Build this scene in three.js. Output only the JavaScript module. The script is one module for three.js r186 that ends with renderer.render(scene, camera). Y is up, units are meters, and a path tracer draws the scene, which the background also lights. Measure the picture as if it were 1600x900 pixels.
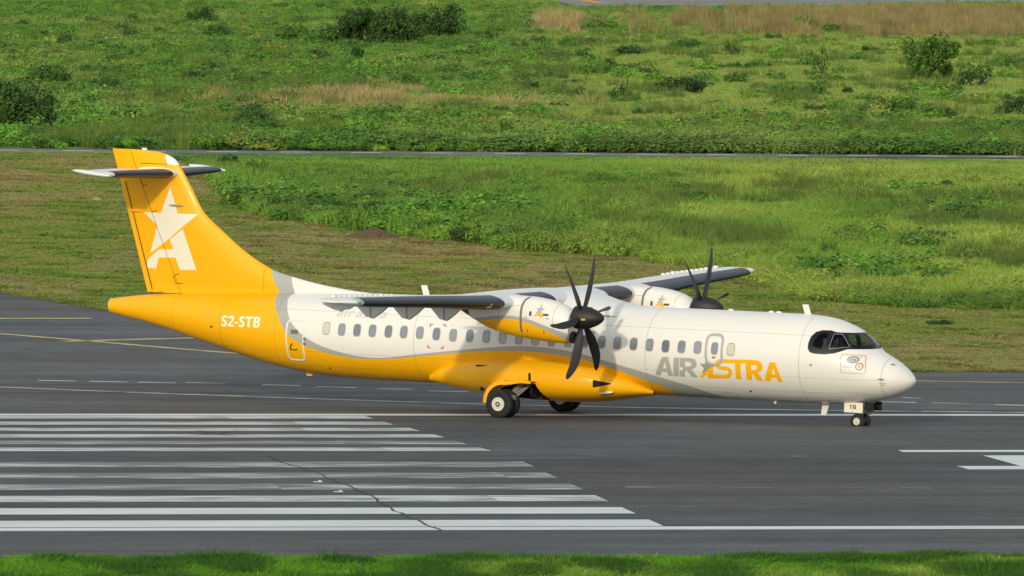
import * as THREE from 'three';
import { mergeGeometries } from 'three/addons/utils/BufferGeometryUtils.js';
import { MarchingCubes } from 'three/addons/objects/MarchingCubes.js';

/* ------------------------------------------------------------------ camera, sky, sun, exposure */
const scene = new THREE.Scene();
const FPX = 13035.1;                                   // focal length in photo pixels (1600 wide)
const camera = new THREE.PerspectiveCamera(2 * Math.atan(450 / FPX) * 180 / Math.PI, 16 / 9, 5, 9000);
const CAM = new THREE.Vector3(0, 15.273, 250), PITCH = 0.04584, ROLL = 0.01189, U0 = 836.62;
{
  const F = new THREE.Vector3(0, -Math.sin(PITCH), -Math.cos(PITCH)), X = new THREE.Vector3(1, 0, 0), Y = new THREE.Vector3(0, Math.cos(PITCH), -Math.sin(PITCH));
  const du = 800 - U0, cr = Math.cos(ROLL), sr = Math.sin(ROLL);
  const dir = F.clone().multiplyScalar(FPX).addScaledVector(X, du * cr).addScaledVector(Y, du * sr);
  camera.position.copy(CAM);
  camera.up.copy(X.clone().multiplyScalar(-sr).addScaledVector(Y, cr));
  camera.lookAt(CAM.clone().add(dir));
  camera.updateMatrixWorld(true); camera.updateProjectionMatrix();
}
const YAW = 0.46875, PITCHA = -0.0115;                 // heading of the aircraft against the picture plane, nose-down attitude
const plane = new THREE.Group();
plane.rotation.set(0, -YAW, PITCHA, 'YXZ');
plane.updateMatrixWorld(true);
const planeInv = plane.matrixWorld.clone().invert();
const SUN = new THREE.Vector3(0.40, 0.95, 2.73).normalize().applyAxisAngle(new THREE.Vector3(0, 1, 0), -YAW);
{ // hazy late-afternoon sky: pale towards the horizon, a broad bright aureole round the sun
  const W = 512, H = 256, d = new Float32Array(W * H * 4);
  for (let j = 0; j < H; j++) for (let i = 0; i < W; i++) {
    const el = ((j + 0.5) / H - 0.5) * Math.PI, az = ((i + 0.5) / W - 0.5) * 2 * Math.PI, x = Math.cos(el) * Math.cos(az), y = Math.sin(el), z = Math.cos(el) * Math.sin(az);
    const ang = Math.acos(Math.min(1, Math.max(-1, x * SUN.x + y * SUN.y + z * SUN.z))), h = Math.exp(-Math.max(0, y) * 2.6), a = Math.exp(-((ang / 0.42) ** 2)) * 1.75 + Math.exp(-((ang / 0.16) ** 2)) * 2.4, k = (j * W + i) * 4;
    d[k] = 0.44 + 0.36 * h + a * 1.0; d[k + 1] = 0.515 + 0.295 * h + a * 0.9; d[k + 2] = 0.62 + 0.165 * h + a * 0.70; d[k + 3] = 1;
  }
  const t = new THREE.DataTexture(d, W, H, THREE.RGBAFormat, THREE.FloatType); t.mapping = THREE.EquirectangularReflectionMapping; t.magFilter = t.minFilter = THREE.LinearFilter; t.needsUpdate = true;
  scene.background = t; scene.environment = t;
}
const sun = new THREE.DirectionalLight(new THREE.Color().setRGB(1, 0.87, 0.67), 1.8);
sun.position.copy(SUN).multiplyScalar(150); sun.target.position.set(0, 0, -20);
sun.castShadow = true; sun.shadow.radius = 4; sun.shadow.mapSize.set(4096, 4096);
Object.assign(sun.shadow.camera, { left: -70, right: 70, top: 60, bottom: -60, near: 1, far: 500 });
scene.add(sun, sun.target);
const renderer = new THREE.WebGLRenderer({ antialias: true });
renderer.toneMapping = THREE.LinearToneMapping;
renderer.toneMappingExposure = 0.95;
renderer.shadowMap.enabled = true;

/* ------------------------------------------------------------------ helpers */
function rng(seed) { let a = seed >>> 0; return () => { a = (a + 0x6D2B79F5) | 0; let t = Math.imul(a ^ (a >>> 15), 1 | a); t = (t + Math.imul(t ^ (t >>> 7), 61 | t)) ^ t; return ((t ^ (t >>> 14)) >>> 0) / 4294967296; }; }
const hash2 = (x, y, s) => { let h = Math.imul(x | 0, 374761393) ^ Math.imul(y | 0, 668265263) ^ Math.imul(s | 0, 2147483647); h = Math.imul(h ^ (h >>> 13), 1274126177); return ((h ^ (h >>> 16)) >>> 0) / 4294967296; };
function vnoise(x, y, s = 0) { const xi = Math.floor(x), yi = Math.floor(y), u = x - xi, v = y - yi, a = u * u * (3 - 2 * u), b = v * v * (3 - 2 * v); const p = hash2(xi, yi, s), q = hash2(xi + 1, yi, s), r = hash2(xi, yi + 1, s), t = hash2(xi + 1, yi + 1, s); return p + (q - p) * a + (r - p) * b + (p - q - r + t) * a * b; }
function fbm(x, y, s = 0, o = 4) { let f = 0, w = 0.5, n = 0; for (let i = 0; i < o; i++) { f += w * vnoise(x, y, s + i * 17); n += w; w *= 0.5; x = x * 2.03 + 11.3; y = y * 2.03 + 7.7; } return f / n; }
const clamp = (v, a, b) => Math.min(b, Math.max(a, v)), lerp = (a, b, t) => a + (b - a) * t, sstep = (a, b, v) => { const t = clamp((v - a) / (b - a), 0, 1); return t * t * (3 - 2 * t); };
// pixel -> world ray; pixel -> ground; pixel -> aircraft plane z = const (aircraft axes)
const V3 = (x, y, z) => new THREE.Vector3(x, y, z);
function ray(px, py) { return V3(px / 800 - 1, 1 - py / 450, 0.5).unproject(camera).sub(CAM).normalize(); }
function onGround(px, py, h = 0) { const d = ray(px, py); return CAM.clone().addScaledVector(d, (h - CAM.y) / d.y); }
const camL = CAM.clone().applyMatrix4(planeInv);
function onPlane(px, py, z = 0) { const d = ray(px, py).transformDirection(planeInv); return camL.clone().addScaledVector(d, (z - camL.z) / d.z); }
// monotone cubic through a table of [x, y...]
function pchip(tab, k = 1) {
  const n = tab.length, x = tab.map(t => t[0]), y = tab.map(t => t[k]), d = [], m = [];
  for (let i = 0; i < n - 1; i++) d.push((y[i + 1] - y[i]) / (x[i + 1] - x[i]));
  m[0] = d[0]; m[n - 1] = d[n - 2];
  for (let i = 1; i < n - 1; i++) m[i] = d[i - 1] * d[i] <= 0 ? 0 : 2 / (1 / d[i - 1] + 1 / d[i]);
  return v => { if (v <= x[0]) return y[0]; if (v >= x[n - 1]) return y[n - 1]; let i = 0; while (v > x[i + 1]) i++; const h = x[i + 1] - x[i], t = (v - x[i]) / h, t2 = t * t, t3 = t2 * t; return y[i] * (2 * t3 - 3 * t2 + 1) + h * m[i] * (t3 - 2 * t2 + t) + y[i + 1] * (3 * t2 - 2 * t3) + h * m[i + 1] * (t3 - t2); };
}
const range = (a, b, n) => Array.from({ length: n + 1 }, (_, i) => a + (b - a) * i / n);
function geo(pos, idx, uv, nor, col) {
  const g = new THREE.BufferGeometry();
  g.setAttribute('position', new THREE.Float32BufferAttribute(pos, 3));
  g.setAttribute('uv', new THREE.Float32BufferAttribute(uv || new Float32Array(pos.length / 3 * 2), 2));
  if (col) g.setAttribute('color', new THREE.Float32BufferAttribute(col, 3));
  g.setIndex(idx);
  if (nor) g.setAttribute('normal', new THREE.Float32BufferAttribute(nor, 3)); else g.computeVertexNormals();
  return g;
}
// surface fn(u, v) -> Vector3 over a grid; normals from differences; drop(center) leaves a cell out
function grid(fn, us, vs, { uv, drop, flip = false, eu = 1e-3, ev = 1e-3 } = {}) {
  const pos = [], nor = [], uvs = [], idx = [], nu = us.length, nv = vs.length, P = [];
  for (let i = 0; i < nu; i++) for (let j = 0; j < nv; j++) {
    const p = fn(us[i], vs[j]); P.push(p); pos.push(p.x, p.y, p.z);
    const u0 = Math.max(us[0], us[i] - eu), u1 = Math.min(us[nu - 1], us[i] + eu), v0 = vs[j] - ev, v1 = vs[j] + ev;
    const n = fn(u1, vs[j]).sub(fn(u0, vs[j])).cross(fn(us[i], v1).sub(fn(us[i], v0)));
    if (flip) n.negate(); if (n.lengthSq() < 1e-20) n.set(flip ? -1 : 1, 0, 0); n.normalize(); nor.push(n.x, n.y, n.z);
    const t = uv ? uv(p, us[i], vs[j]) : [us[i], vs[j]]; uvs.push(t[0], t[1]);
  }
  for (let i = 0; i < nu - 1; i++) for (let j = 0; j < nv - 1; j++) {
    const a = i * nv + j, b = a + nv, c = b + 1, d = a + 1;
    if (drop && drop(P[a].clone().add(P[b]).add(P[c]).add(P[d]).multiplyScalar(0.25))) continue;
    if (flip) idx.push(a, c, b, a, d, c); else idx.push(a, b, c, a, c, d);
  }
  return geo(pos, idx, uvs, nor);
}
const taken = {};
const numbered = n => { const k = taken[n] = (taken[n] ?? -1) + 1; return k ? `${n}_${String(k).padStart(3, '0')}` : n; };
function mesh(name, g, m, parent) { const o = new THREE.Mesh(g, m); o.name = name; o.castShadow = o.receiveShadow = true; (parent || scene).add(o); return o; }
function tag(o, label, category, group) { Object.assign(o.userData, { label, category }); if (group) o.userData.group = group; return o; }
function struct(name, g, m) { const o = mesh(numbered(name), g, m); o.userData.kind = 'structure'; return o; }
const rgb = (r, g, b) => new THREE.Color().setRGB(r, g, b);
const std = (c, roughness = 0.6, o = {}) => new THREE.MeshStandardMaterial({ color: c, roughness, ...o });
const phys = (c, roughness, o = {}) => new THREE.MeshPhysicalMaterial({ color: c, roughness, ...o });
function canvas(w, h, draw, wrap = THREE.ClampToEdgeWrapping) { const c = document.createElement('canvas'); c.width = w; c.height = h; draw(c.getContext('2d'), w, h); const t = new THREE.CanvasTexture(c); t.colorSpace = THREE.SRGBColorSpace; t.wrapS = t.wrapT = wrap; t.anisotropy = 8; return t; }
function dataTex(w, h, f, srgb = false) { const d = new Uint8Array(w * h * 4); for (let j = 0; j < h; j++) for (let i = 0; i < w; i++) { const c = f(i / w, j / h, i, j), k = (j * w + i) * 4; d[k] = clamp(c[0] * 255, 0, 255); d[k + 1] = clamp(c[1] * 255, 0, 255); d[k + 2] = clamp(c[2] * 255, 0, 255); d[k + 3] = 255; } const t = new THREE.DataTexture(d, w, h); t.magFilter = THREE.LinearFilter; t.minFilter = THREE.LinearFilter; t.wrapS = t.wrapT = THREE.RepeatWrapping; if (srgb) t.colorSpace = THREE.SRGBColorSpace; t.needsUpdate = true; return t; }
const inPoly = (poly, x, y) => { let c = false; for (let i = 0, j = poly.length - 1; i < poly.length; j = i++) { const [a, b] = poly[i], [d, e] = poly[j]; if ((b > y) !== (e > y) && x < (d - a) * (y - b) / (e - b) + a) c = !c; } return c; };
function boxG(w, h, d, x = 0, y = 0, z = 0) { const g = new THREE.BoxGeometry(w, h, d); g.translate(x, y, z); return g; }
function cyl(r0, r1, a, b, seg = 12) { const d = b.clone().sub(a), g = new THREE.CylinderGeometry(r1, r0, d.length(), seg); g.applyQuaternion(new THREE.Quaternion().setFromUnitVectors(V3(0, 1, 0), d.clone().normalize())); g.translate((a.x + b.x) / 2, (a.y + b.y) / 2, (a.z + b.z) / 2); return g; }
const merge = gs => mergeGeometries(gs.map(g => { const h = g.index ? g.toNonIndexed() : g; for (const k of Object.keys(h.attributes)) if (!['position', 'normal', 'uv'].includes(k)) h.deleteAttribute(k); return h; }));

/* ------------------------------------------------------------------ ground, runway, taxiway, markings */
const TH = 0.18755, RX = -4.962, RZ = 1.298, CROWN = 0.3;
const ST = (s, t) => [RX + s * Math.cos(TH) + t * Math.sin(TH), RZ - s * Math.sin(TH) + t * Math.cos(TH)];
const toST = (x, z) => { const dx = x - RX, dz = z - RZ; return [dx * Math.cos(TH) - dz * Math.sin(TH), dx * Math.sin(TH) + dz * Math.cos(TH)]; };
const crown = t => CROWN * Math.max(0, 1 - Math.abs(t - 22.5) / 22.5);
function onRunway(px, py) { let t = 20, p; for (let i = 0; i < 40; i++) { p = onGround(px, py, crown(t)); t = 0.5 * t + 0.5 * toST(p.x, p.z)[1]; } return toST(p.x, p.z); }

// asphalt: aggregate speckle, long streaks along the runway, stained and patched areas; one tile 64 m x 64 m
const asphaltTex = dataTex(2048, 2048, (u, v, i, j) => {
  const x = u * 64, y = v * 64, w = (f, sx, sy, sd) => { // tileable blend
    const a = fbm(x / sx, y / sy, sd), b = fbm((x - 64) / sx, y / sy, sd), k = sstep(0.85, 1, u), c = lerp(a, b, k); const a2 = fbm(x / sx, (y - 64) / sy, sd), b2 = fbm((x - 64) / sx, (y - 64) / sy, sd); return lerp(c, lerp(a2, b2, k), sstep(0.85, 1, v)); };
  const patch = w(0, 9, 5, 3) - 0.5, streak = w(0, 14, 0.5, 9) - 0.5, streak2 = w(0, 5, 0.22, 29) - 0.5, grain = hash2(i, j, 5) - 0.5, mid = w(0, 0.9, 0.9, 41) - 0.5;
  const rub = sstep(0.52, 0.7, w(0, 22, 0.8, 101)); let k = (1 + patch * 0.42 + streak * 0.22 + streak2 * 0.16 + grain * 0.42 + mid * 0.24) * (1 - 0.14 * rub);
  const tint = w(0, 16, 9, 77) - 0.5;
  return [0.310 * k * (1 + tint * 0.12), 0.318 * k, 0.316 * k * (1 - tint * 0.12)];
}, true);
const asphaltBump = dataTex(512, 512, (u, v, i, j) => { const k = hash2(i, j, 3) * 0.6 + fbm(u * 60, v * 60, 8) * 0.4; return [k, k, k]; });
asphaltBump.repeat.set(24, 24);
const asphalt = std(rgb(0.92, 0.92, 0.92), 0.86, { map: asphaltTex, bumpMap: asphaltBump, bumpScale: 0.004 });
asphalt.map.repeat.set(1, 1);
const taxiAsphalt = std(rgb(1.12, 1.11, 1.10), 0.88, { map: asphaltTex, bumpMap: asphaltBump, bumpScale: 0.004 });

function stSheet(poly, lift, tRows) { // polygon in (s, t) split at the crown, lifted over the crowned runway
  const pos = [], idx = [], uv = [], sh = [];
  const clip = (pts, keep) => { const o = []; for (let i = 0; i < pts.length; i++) { const a = pts[i], b = pts[(i + 1) % pts.length], ka = keep(a[1]) , kb = keep(b[1]); if (ka >= 0) o.push(a); if ((ka >= 0) !== (kb >= 0)) { const f = ka / (ka - kb); o.push([lerp(a[0], b[0], f), lerp(a[1], b[1], f)]); } } return o; };
  const cuts = [-1e4, 0, 22.5, 45, 1e4];
  for (let c = 0; c < 4; c++) { const p = clip(clip(poly, t => t - cuts[c]), t => cuts[c + 1] - t); if (p.length >= 3) sh.push(p); }
  for (const p of sh) {
    const tri = THREE.ShapeUtils.triangulateShape(p.map(q => new THREE.Vector2(q[0], q[1])), []), b = pos.length / 3;
    for (const [s, t] of p) { const [x, z] = ST(s, t); pos.push(x, crown(t) + lift, z); uv.push(s / 64, t / 64); }
    for (const [i, j, k] of tri) { const A = p[i], B = p[j], C = p[k]; const cr = (B[0] - A[0]) * (C[1] - A[1]) - (B[1] - A[1]) * (C[0] - A[0]); if (cr > 0) idx.push(b + i, b + k, b + j); else idx.push(b + i, b + j, b + k); }
  }
  return geo(pos, idx, uv);
}
const runway = struct('runway', stSheet([[-700, -3], [700, -3], [700, 53.2], [-700, 53.2]], 0), asphalt);

// taxiway joining from the left behind, and the far shoulder of the runway
const edgeFar = [[-140, -400], [-60, -182], [-38, -121], [-26, -88.5], [-20.9, -74.8], [-18.1, -67], [-15.4, -59.8], [-13.3, -54], [-10, -46], [-5.5, -38], [0, -31.5], [6, -27.4], [12.6, -26.1]].map(p => p);
const fr = toST(12.6, -26.1);
for (let s = fr[0] + 6; s < 600; s += 12) edgeFar.push(ST(s, fr[1] + (hash2(s, 1, 2) - 0.5) * 0.25));
{
  const shp = [...edgeFar, ST(700, -3), ST(-700, -3), [-700, -400]];
  const tri = THREE.ShapeUtils.triangulateShape(shp.map(p => new THREE.Vector2(p[0], p[1])), []), pos = [], uv = [], idx = [];
  for (const [x, z] of shp) { pos.push(x, -0.004, z); const [s, t] = toST(x, z); uv.push(s / 64 + 0.37, t / 64 + 0.21); }
  for (const [a, b, c] of tri) { const A = shp[a], B = shp[b], C = shp[c]; const cr = (B[0] - A[0]) * (C[1] - A[1]) - (B[1] - A[1]) * (C[0] - A[0]); if (cr > 0) idx.push(a, c, b); else idx.push(a, b, c); }
  struct('taxiway', geo(pos, idx, uv), taxiAsphalt);
}
// worn paint: white with streaks rubbed down to the asphalt, one tile 16 m x 2 m
const paintMaps = [0.14, 0.40, 0.58].map((wear, n) => dataTex(1024, 128, (u, v, i, j) => {
  const a = fbm(u * 9, v * 7, 50 + n), b = fbm(u * 26, v * 22, 60 + n), c = hash2(i, j, 61) * 0.25;
  const k = sstep(1 - wear - 0.22, 1 - wear + 0.18, a * 0.55 + b * 0.35 + c * 0.4);
  const d = 1 - (fbm(u * 5, v * 2, 90 + n) - 0.5) * 0.14;
  return [lerp(0.84 * d, 0.40, k), lerp(0.865 * d, 0.405, k), lerp(0.85 * d, 0.40, k)];
}, true));
const paintMats = paintMaps.map(m => std(rgb(1, 1, 1), 0.62, { map: m }));
const yellowPaint = std(rgb(1, 0.78, 0.28), 0.7, { map: paintMaps[1] }), fadedPaint = std(rgb(0.70, 0.67, 0.55), 0.75, { map: paintMaps[2] }), palePaint = std(rgb(0.86, 0.84, 0.74), 0.75, { map: paintMaps[1] });
function marking(name, poly, mat, label, lift = 0.006) {
  const g = stSheet(poly, lift); const p = g.attributes.position, uv = g.attributes.uv, o = hash2(poly[0][0] * 10, poly[0][1] * 10, 4) * 7;
  for (let i = 0; i < p.count; i++) { const [s, t] = toST(p.getX(i), p.getZ(i)); uv.setXY(i, s / 16 + o, t / 2 + o * 3); }
  const m = mesh(name, g, mat, runway); if (label) m.userData.label = label; return m;
}
const rect = (s0, s1, t0, t1) => [[s0, t0], [s1, t0], [s1, t1], [s0, t1]];
// threshold stripes: twelve, each in three lengths of different wear
const centres = [1.25, 4.85, 8.45, 12.05, 15.65, 19.25, 25.45, 29.0, 32.55, 36.1, 39.7, 43.25];
centres.forEach((t, k) => {
  const w = k < 6 ? 0.88 : 0.9, e = onRunway([579, 612, 654, 690, 727, 768, 832, 866, 905, 945, 989, 1032][k], [652.5, 662.5, 672.5, 682, 693, 704.5, 727.5, 744, 761.5, 780, 800, 819.5][k])[0] - 0.02;
  const tb = t + w; void tb;
  const W = [1, 1, 1, 1, 2, 1, 2, 2, 2, 1, 0, 0][k];
  marking('threshold_stripe', rect(-34, e, t - w, t + w), paintMats[W]);
});
marking('edge_line', rect(-700, 700, -0.62, 0.25), paintMats[0]);
marking('edge_line', rect(-700, 700, 44.3, 45.2), paintMats[0]);
// faint dashes and thin lines, from where the photograph shows them
function lineBetween(name, pts, width, mat) { // pts: pixels on the paving
  for (let i = 0; i + 1 < pts.length; i++) {
    const a = onRunway(...pts[i]), b = onRunway(...pts[i + 1]), dx = b[0] - a[0], dz = b[1] - a[1], l = Math.hypot(dx, dz), nx = -dz / l * width / 2, nz = dx / l * width / 2;
    marking(name, [[a[0] + nx, a[1] + nz], [b[0] + nx, b[1] + nz], [b[0] - nx, b[1] - nz], [a[0] - nx, a[1] - nz]], mat);
  }
}
for (const [x0, x1, y] of [[820, 878, 711.5], [912, 975, 711.5], [1022, 1085, 711.8], [1130, 1192, 711.8], [1235, 1258, 712.8], [977, 1052, 761], [1125, 1205, 761.5], [1276, 1350, 762], [1408, 1456, 762.5], [1550, 1600, 762]]) lineBetween('faded_dash', [[x0, y], [x1, y + 0.4]], 0.2, fadedPaint);
for (const [x0, x1, y] of [[290, 352, 598], [410, 470, 601.5], [495, 556, 604.5], [590, 645, 607.5], [670, 730, 611], [60, 118, 594.5], [140, 200, 596], [1370, 1432, 628], [1455, 1520, 629.5], [1555, 1600, 632.5], [215, 275, 597.5], [1410, 1440, 621.5]]) lineBetween('faded_dash', [[x0, y], [x1, y + 1.2]], 0.42, palePaint);
lineBetween('thin_line', [[-60, 602.5], [200, 613], [480, 623], [760, 632], [1000, 637], [1250, 641], [1650, 645]], 0.4, palePaint);
lineBetween('yellow_line', [[-80, 516], [0, 521.5], [140, 533], [290, 546], [480, 561]], 0.42, yellowPaint);
lineBetween('yellow_line', [[100, 533.5], [310, 528]], 0.75, yellowPaint);
lineBetween('yellow_line', [[-80, 498], [142, 497.5]], 0.75, yellowPaint);
lineBetween('yellow_line', [[1380, 594.5], [1700, 600]], 0.35, yellowPaint);
// designator figures, running on to the right
{
  const q = (x, y) => onRunway(x, y);
  const bar = (x0, y0, x1, y1, L) => { const a = q(x0, y0), b = q(x1, y1); return [a, [a[0] + L, a[1]], [a[0] + L, b[1]], b]; };
  marking('designator_bar', bar(1403, 703.4, 1411, 706.6, 14), paintMats[0]);
  marking('designator_bar', bar(1495, 728.4, 1513, 733.6, 12.2), paintMats[0]);
  const a = q(1535, 711.8), b = q(1594, 728.2);
  marking('designator_stroke', [a, [a[0] + 12, a[1]], [a[0] + 12, b[1] - 0.02], [b[0], b[1] - 0.02]], paintMats[0]);
}
// sealed joint running across the stripes, and tar patches
const tar = std(rgb(0.045, 0.045, 0.046), 0.8);
{
  const pts = [[418, 712], [440, 722], [470, 731], [497, 741], [540, 758], [580, 777], [612, 796], [650, 813], [688, 829]].map(p => onRunway(...p));
  const gs = [];
  for (let i = 0; i + 1 < pts.length; i++) { const [a, b] = [pts[i], pts[i + 1]]; for (let k = 0; k < 6; k++) { const f = k / 6, g = (k + 1) / 6, j = (n) => (vnoise((i * 6 + n) * 0.9, 2, 7) - 0.5) * 0.16, w = 0.02 + 0.025 * hash2(i, k, 9); const s0 = lerp(a[0], b[0], f) + j(k), s1 = lerp(a[0], b[0], g) + j(k + 1), t0 = lerp(a[1], b[1], f), t1 = lerp(a[1], b[1], g); gs.push(stSheet([[s0 - w, t0], [s0 + w, t0], [s1 + w, t1], [s1 - w, t1]], 0.011)); } }
  mesh('sealed_joint', mergeGeometries(gs), tar, runway);
  const star = [], P0 = onRunway(338, 678);
  for (const [a, l] of [[0.3, 3.4], [1.1, 2.2], [2.7, 3.0], [3.5, 2.4], [4.4, 2.6], [5.6, 3.0]]) { const c = Math.cos(a), s = Math.sin(a); star.push(stSheet([[P0[0] - s * 0.05, P0[1] + c * 0.09], [P0[0] + s * 0.05, P0[1] - c * 0.09], [P0[0] + c * l * 0.4, P0[1] + s * l]], 0.012)); }
  mesh('sealed_crack', mergeGeometries(star), tar, runway);
}
// inset lights in the stripes
for (const [i, [x, y]] of [[497, 753.5], [529, 769]].entries()) {
  const [s, t] = onRunway(x, y), [wx, wz] = ST(s, t);
  const g = new THREE.Group(); g.name = numbered('inset_light'); g.position.set(wx, crown(t) + 0.006, wz); scene.add(g);
  const prof = [[0, 0.02], [0.1, 0.018], [0.14, 0.008], [0.15, 0]].map(p => new THREE.Vector2(...p));
  mesh('housing', new THREE.LatheGeometry(prof, 20), std(rgb(0.45, 0.45, 0.43), 0.5), g);
  mesh('lens', boxG(0.07, 0.02, 0.05, 0.05, 0.03, 0), std(rgb(0.9, 0.9, 0.9), 0.15), g);
  tag(g, 'small round inset runway light set in worn white threshold stripe', 'runway light', 'inset lights in the threshold stripes');
}

/* ground sheet: soil and short grass, out past the horizon */
const farEdgeZ = x => { let i = 0; while (i < edgeFar.length - 2 && edgeFar[i + 1][0] < x) i++; const a = edgeFar[i], b = edgeFar[i + 1]; return lerp(a[1], b[1], clamp((x - a[0]) / (b[0] - a[0]), 0, 1)); };
// front edge of the tall growth
const tallTab = [[-300, -262], [-31, -262], [-22, -252], [-19.5, -232], [-17.3, -200], [-15, -172], [-12.5, -151], [-8.3, -140], [-5.8, -133], [-2.2, -123], [1.8, -117], [4.5, -111], [7.2, -101], [9.2, -90], [11.1, -75.5], [13.9, -70.5], [18.8, -70.5], [30, -72], [300, -110]];
const tallEdge = x => { let i = 0; while (i < tallTab.length - 2 && tallTab[i + 1][0] < x) i++; const a = tallTab[i], b = tallTab[i + 1]; return lerp(a[1], b[1], clamp((x - a[0]) / (b[0] - a[0]), 0, 1)); };
const roadZ = x => -262.6 - 0.19 * (x + 1.5) ;          // centre of the service road behind
const ROADW = 3.1;
function groundColour(x, z) {
  const n = fbm(x / 3, z / 9, 21), n2 = fbm(x / 9, z / 30, 22), n3 = fbm(x / 0.9, z / 2, 25);
  const c = [0.118, 0.125, 0.042];
  const mown = z > tallEdge(x) - 1 && z < 0;
  if (mown) { const dry = sstep(0.42, 0.72, n * 0.6 + n2 * 0.55 - 0.05); c[0] = lerp(0.21, 0.31, dry); c[1] = lerp(0.25, 0.235, dry); c[2] = lerp(0.042, 0.085, dry); }
  else { c[0] = lerp(0.10, 0.17, n); c[1] = lerp(0.17, 0.23, n); c[2] = 0.04; }
  const k = 0.8 + 0.4 * n3; return [c[0] * k, c[1] * k, c[2] * k];
}
{
  const xs = [-4000, -2000, -900, -400, -200, -120, -80, ...range(-60, 60, 120), 80, 120, 200, 400, 900, 2000, 4000];
  const zs = [-7000, -4000, -2500, -1700, -1300, -1000, -800, -600, -500, -420, -360, -320, ...range(-290, 66, 200), 90, 140, 260, 500, 1200];
  const pos = [], col = [], uv = [], idx = [];
  for (const z of zs) for (const x of xs) { pos.push(x, -0.03, z); col.push(...groundColour(x, z)); uv.push(x / 7, z / 7); }
  for (let j = 0; j < zs.length - 1; j++) for (let i = 0; i < xs.length - 1; i++) { const a = j * xs.length + i, b = a + 1, c = a + xs.length, d = c + 1; idx.push(a, c, b, b, c, d); }
  const speck = dataTex(512, 512, (u, v, i, j) => { const k = 0.72 + 0.38 * hash2(i, j, 1) + 0.3 * (vnoise(u * 96, v * 96, 2) - 0.5); return [k, k, k]; });
  struct('ground', geo(pos, idx, uv, null, col), std(rgb(1, 1, 1), 1, { vertexColors: true, map: speck }));
}
// service road across the field
{
  const xs = range(-160, 160, 80), pos = [], uv = [], idx = [];
  for (const x of xs) for (const d of [-ROADW, ROADW]) { pos.push(x, 0.01, roadZ(x) + d + (vnoise(x * 0.7, d, 3) - 0.5) * 0.5); uv.push(x / 64, (d + 3) / 64); }
  for (let i = 0; i < xs.length - 1; i++) { const a = i * 2; idx.push(a, a + 1, a + 2, a + 1, a + 3, a + 2); }
  const road = struct('service_road', geo(pos, idx, uv), std(rgb(2.1, 2.08, 2.06), 0.9, { map: asphaltTex }));
  for (let k = -22; k < 22; k++) {
    const x = -1.7 + k * 4.38, l = 1.9, g = new THREE.PlaneGeometry(l, 0.75); g.rotateX(-Math.PI / 2); g.rotateY(0.19); g.translate(x, 0.016, roadZ(x) - 0.35);
    mesh('dash', g, paintMats[0], road);
  }
}
// concrete apron far behind the field
{
  const P = [onGround(872, 3), onGround(905, 10), onGround(1000, 13), onGround(1150, 12), onGround(1400, 8.5), onGround(1650, 7.5)];
  const shp = [...P.map(p => [p.x, p.z]), [260, P[5].z - 60], [330, -1700], [-60, -1700]];
  const tri = THREE.ShapeUtils.triangulateShape(shp.map(p => new THREE.Vector2(p[0], p[1])), []), pos = [], uv = [], idx = [];
  for (const [x, z] of shp) { pos.push(x, 0.02, z); uv.push(x / 64, z / 64); }
  for (const [a, b, c] of tri) { const A = shp[a], B = shp[b], C = shp[c]; const cr = (B[0] - A[0]) * (C[1] - A[1]) - (B[1] - A[1]) * (C[0] - A[0]); if (cr > 0) idx.push(a, c, b); else idx.push(a, b, c); }
  const ap = struct('far_apron', geo(pos, idx, uv), std(rgb(3.1, 2.85, 2.5), 0.9, { map: asphaltTex }));
  const a = onGround(905, -1), b = onGround(940, 5), w = 0.9; const g = geo([a.x - w, 0.03, a.z, a.x + w, 0.03, a.z, b.x + w, 0.03, b.z, b.x - w, 0.03, b.z], [0, 2, 1, 0, 3, 2]);
  mesh('orange_line', g, std(rgb(0.75, 0.33, 0.04), 0.8), ap);
}

/* ------------------------------------------------------------------ the aircraft */
plane.name = 'turboprop_airliner'; scene.add(plane);
tag(plane, 'white and yellow twin turboprop airliner with high wing and T-tail taxiing onto the runway', 'airplane');
const YEL = '#ffb900', GREY = '#b0b1aa', WHITE = '#ece9e0';
const paint = (o = {}) => phys(rgb(1, 1, 1), 0.38, { clearcoat: 0.3, clearcoatRoughness: 0.15, specularIntensity: 0.6, ...o });
const whitePaint = paint({ color: rgb(0.80, 0.79, 0.755) }), yellowMat = paint({ color: new THREE.Color(YEL) });
const bootMat = phys(rgb(0.014, 0.018, 0.024), 0.36, { specularIntensity: 0.6 });
const blackMat = std(rgb(0.012, 0.012, 0.013), 0.42), rubber = std(rgb(0.016, 0.016, 0.017), 0.8), darkLine = std(rgb(0.03, 0.028, 0.025), 0.8), metal = std(rgb(0.55, 0.55, 0.55), 0.32, { metalness: 0.8 }), darkBay = std(rgb(0.012, 0.012, 0.012), 0.9);

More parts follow.
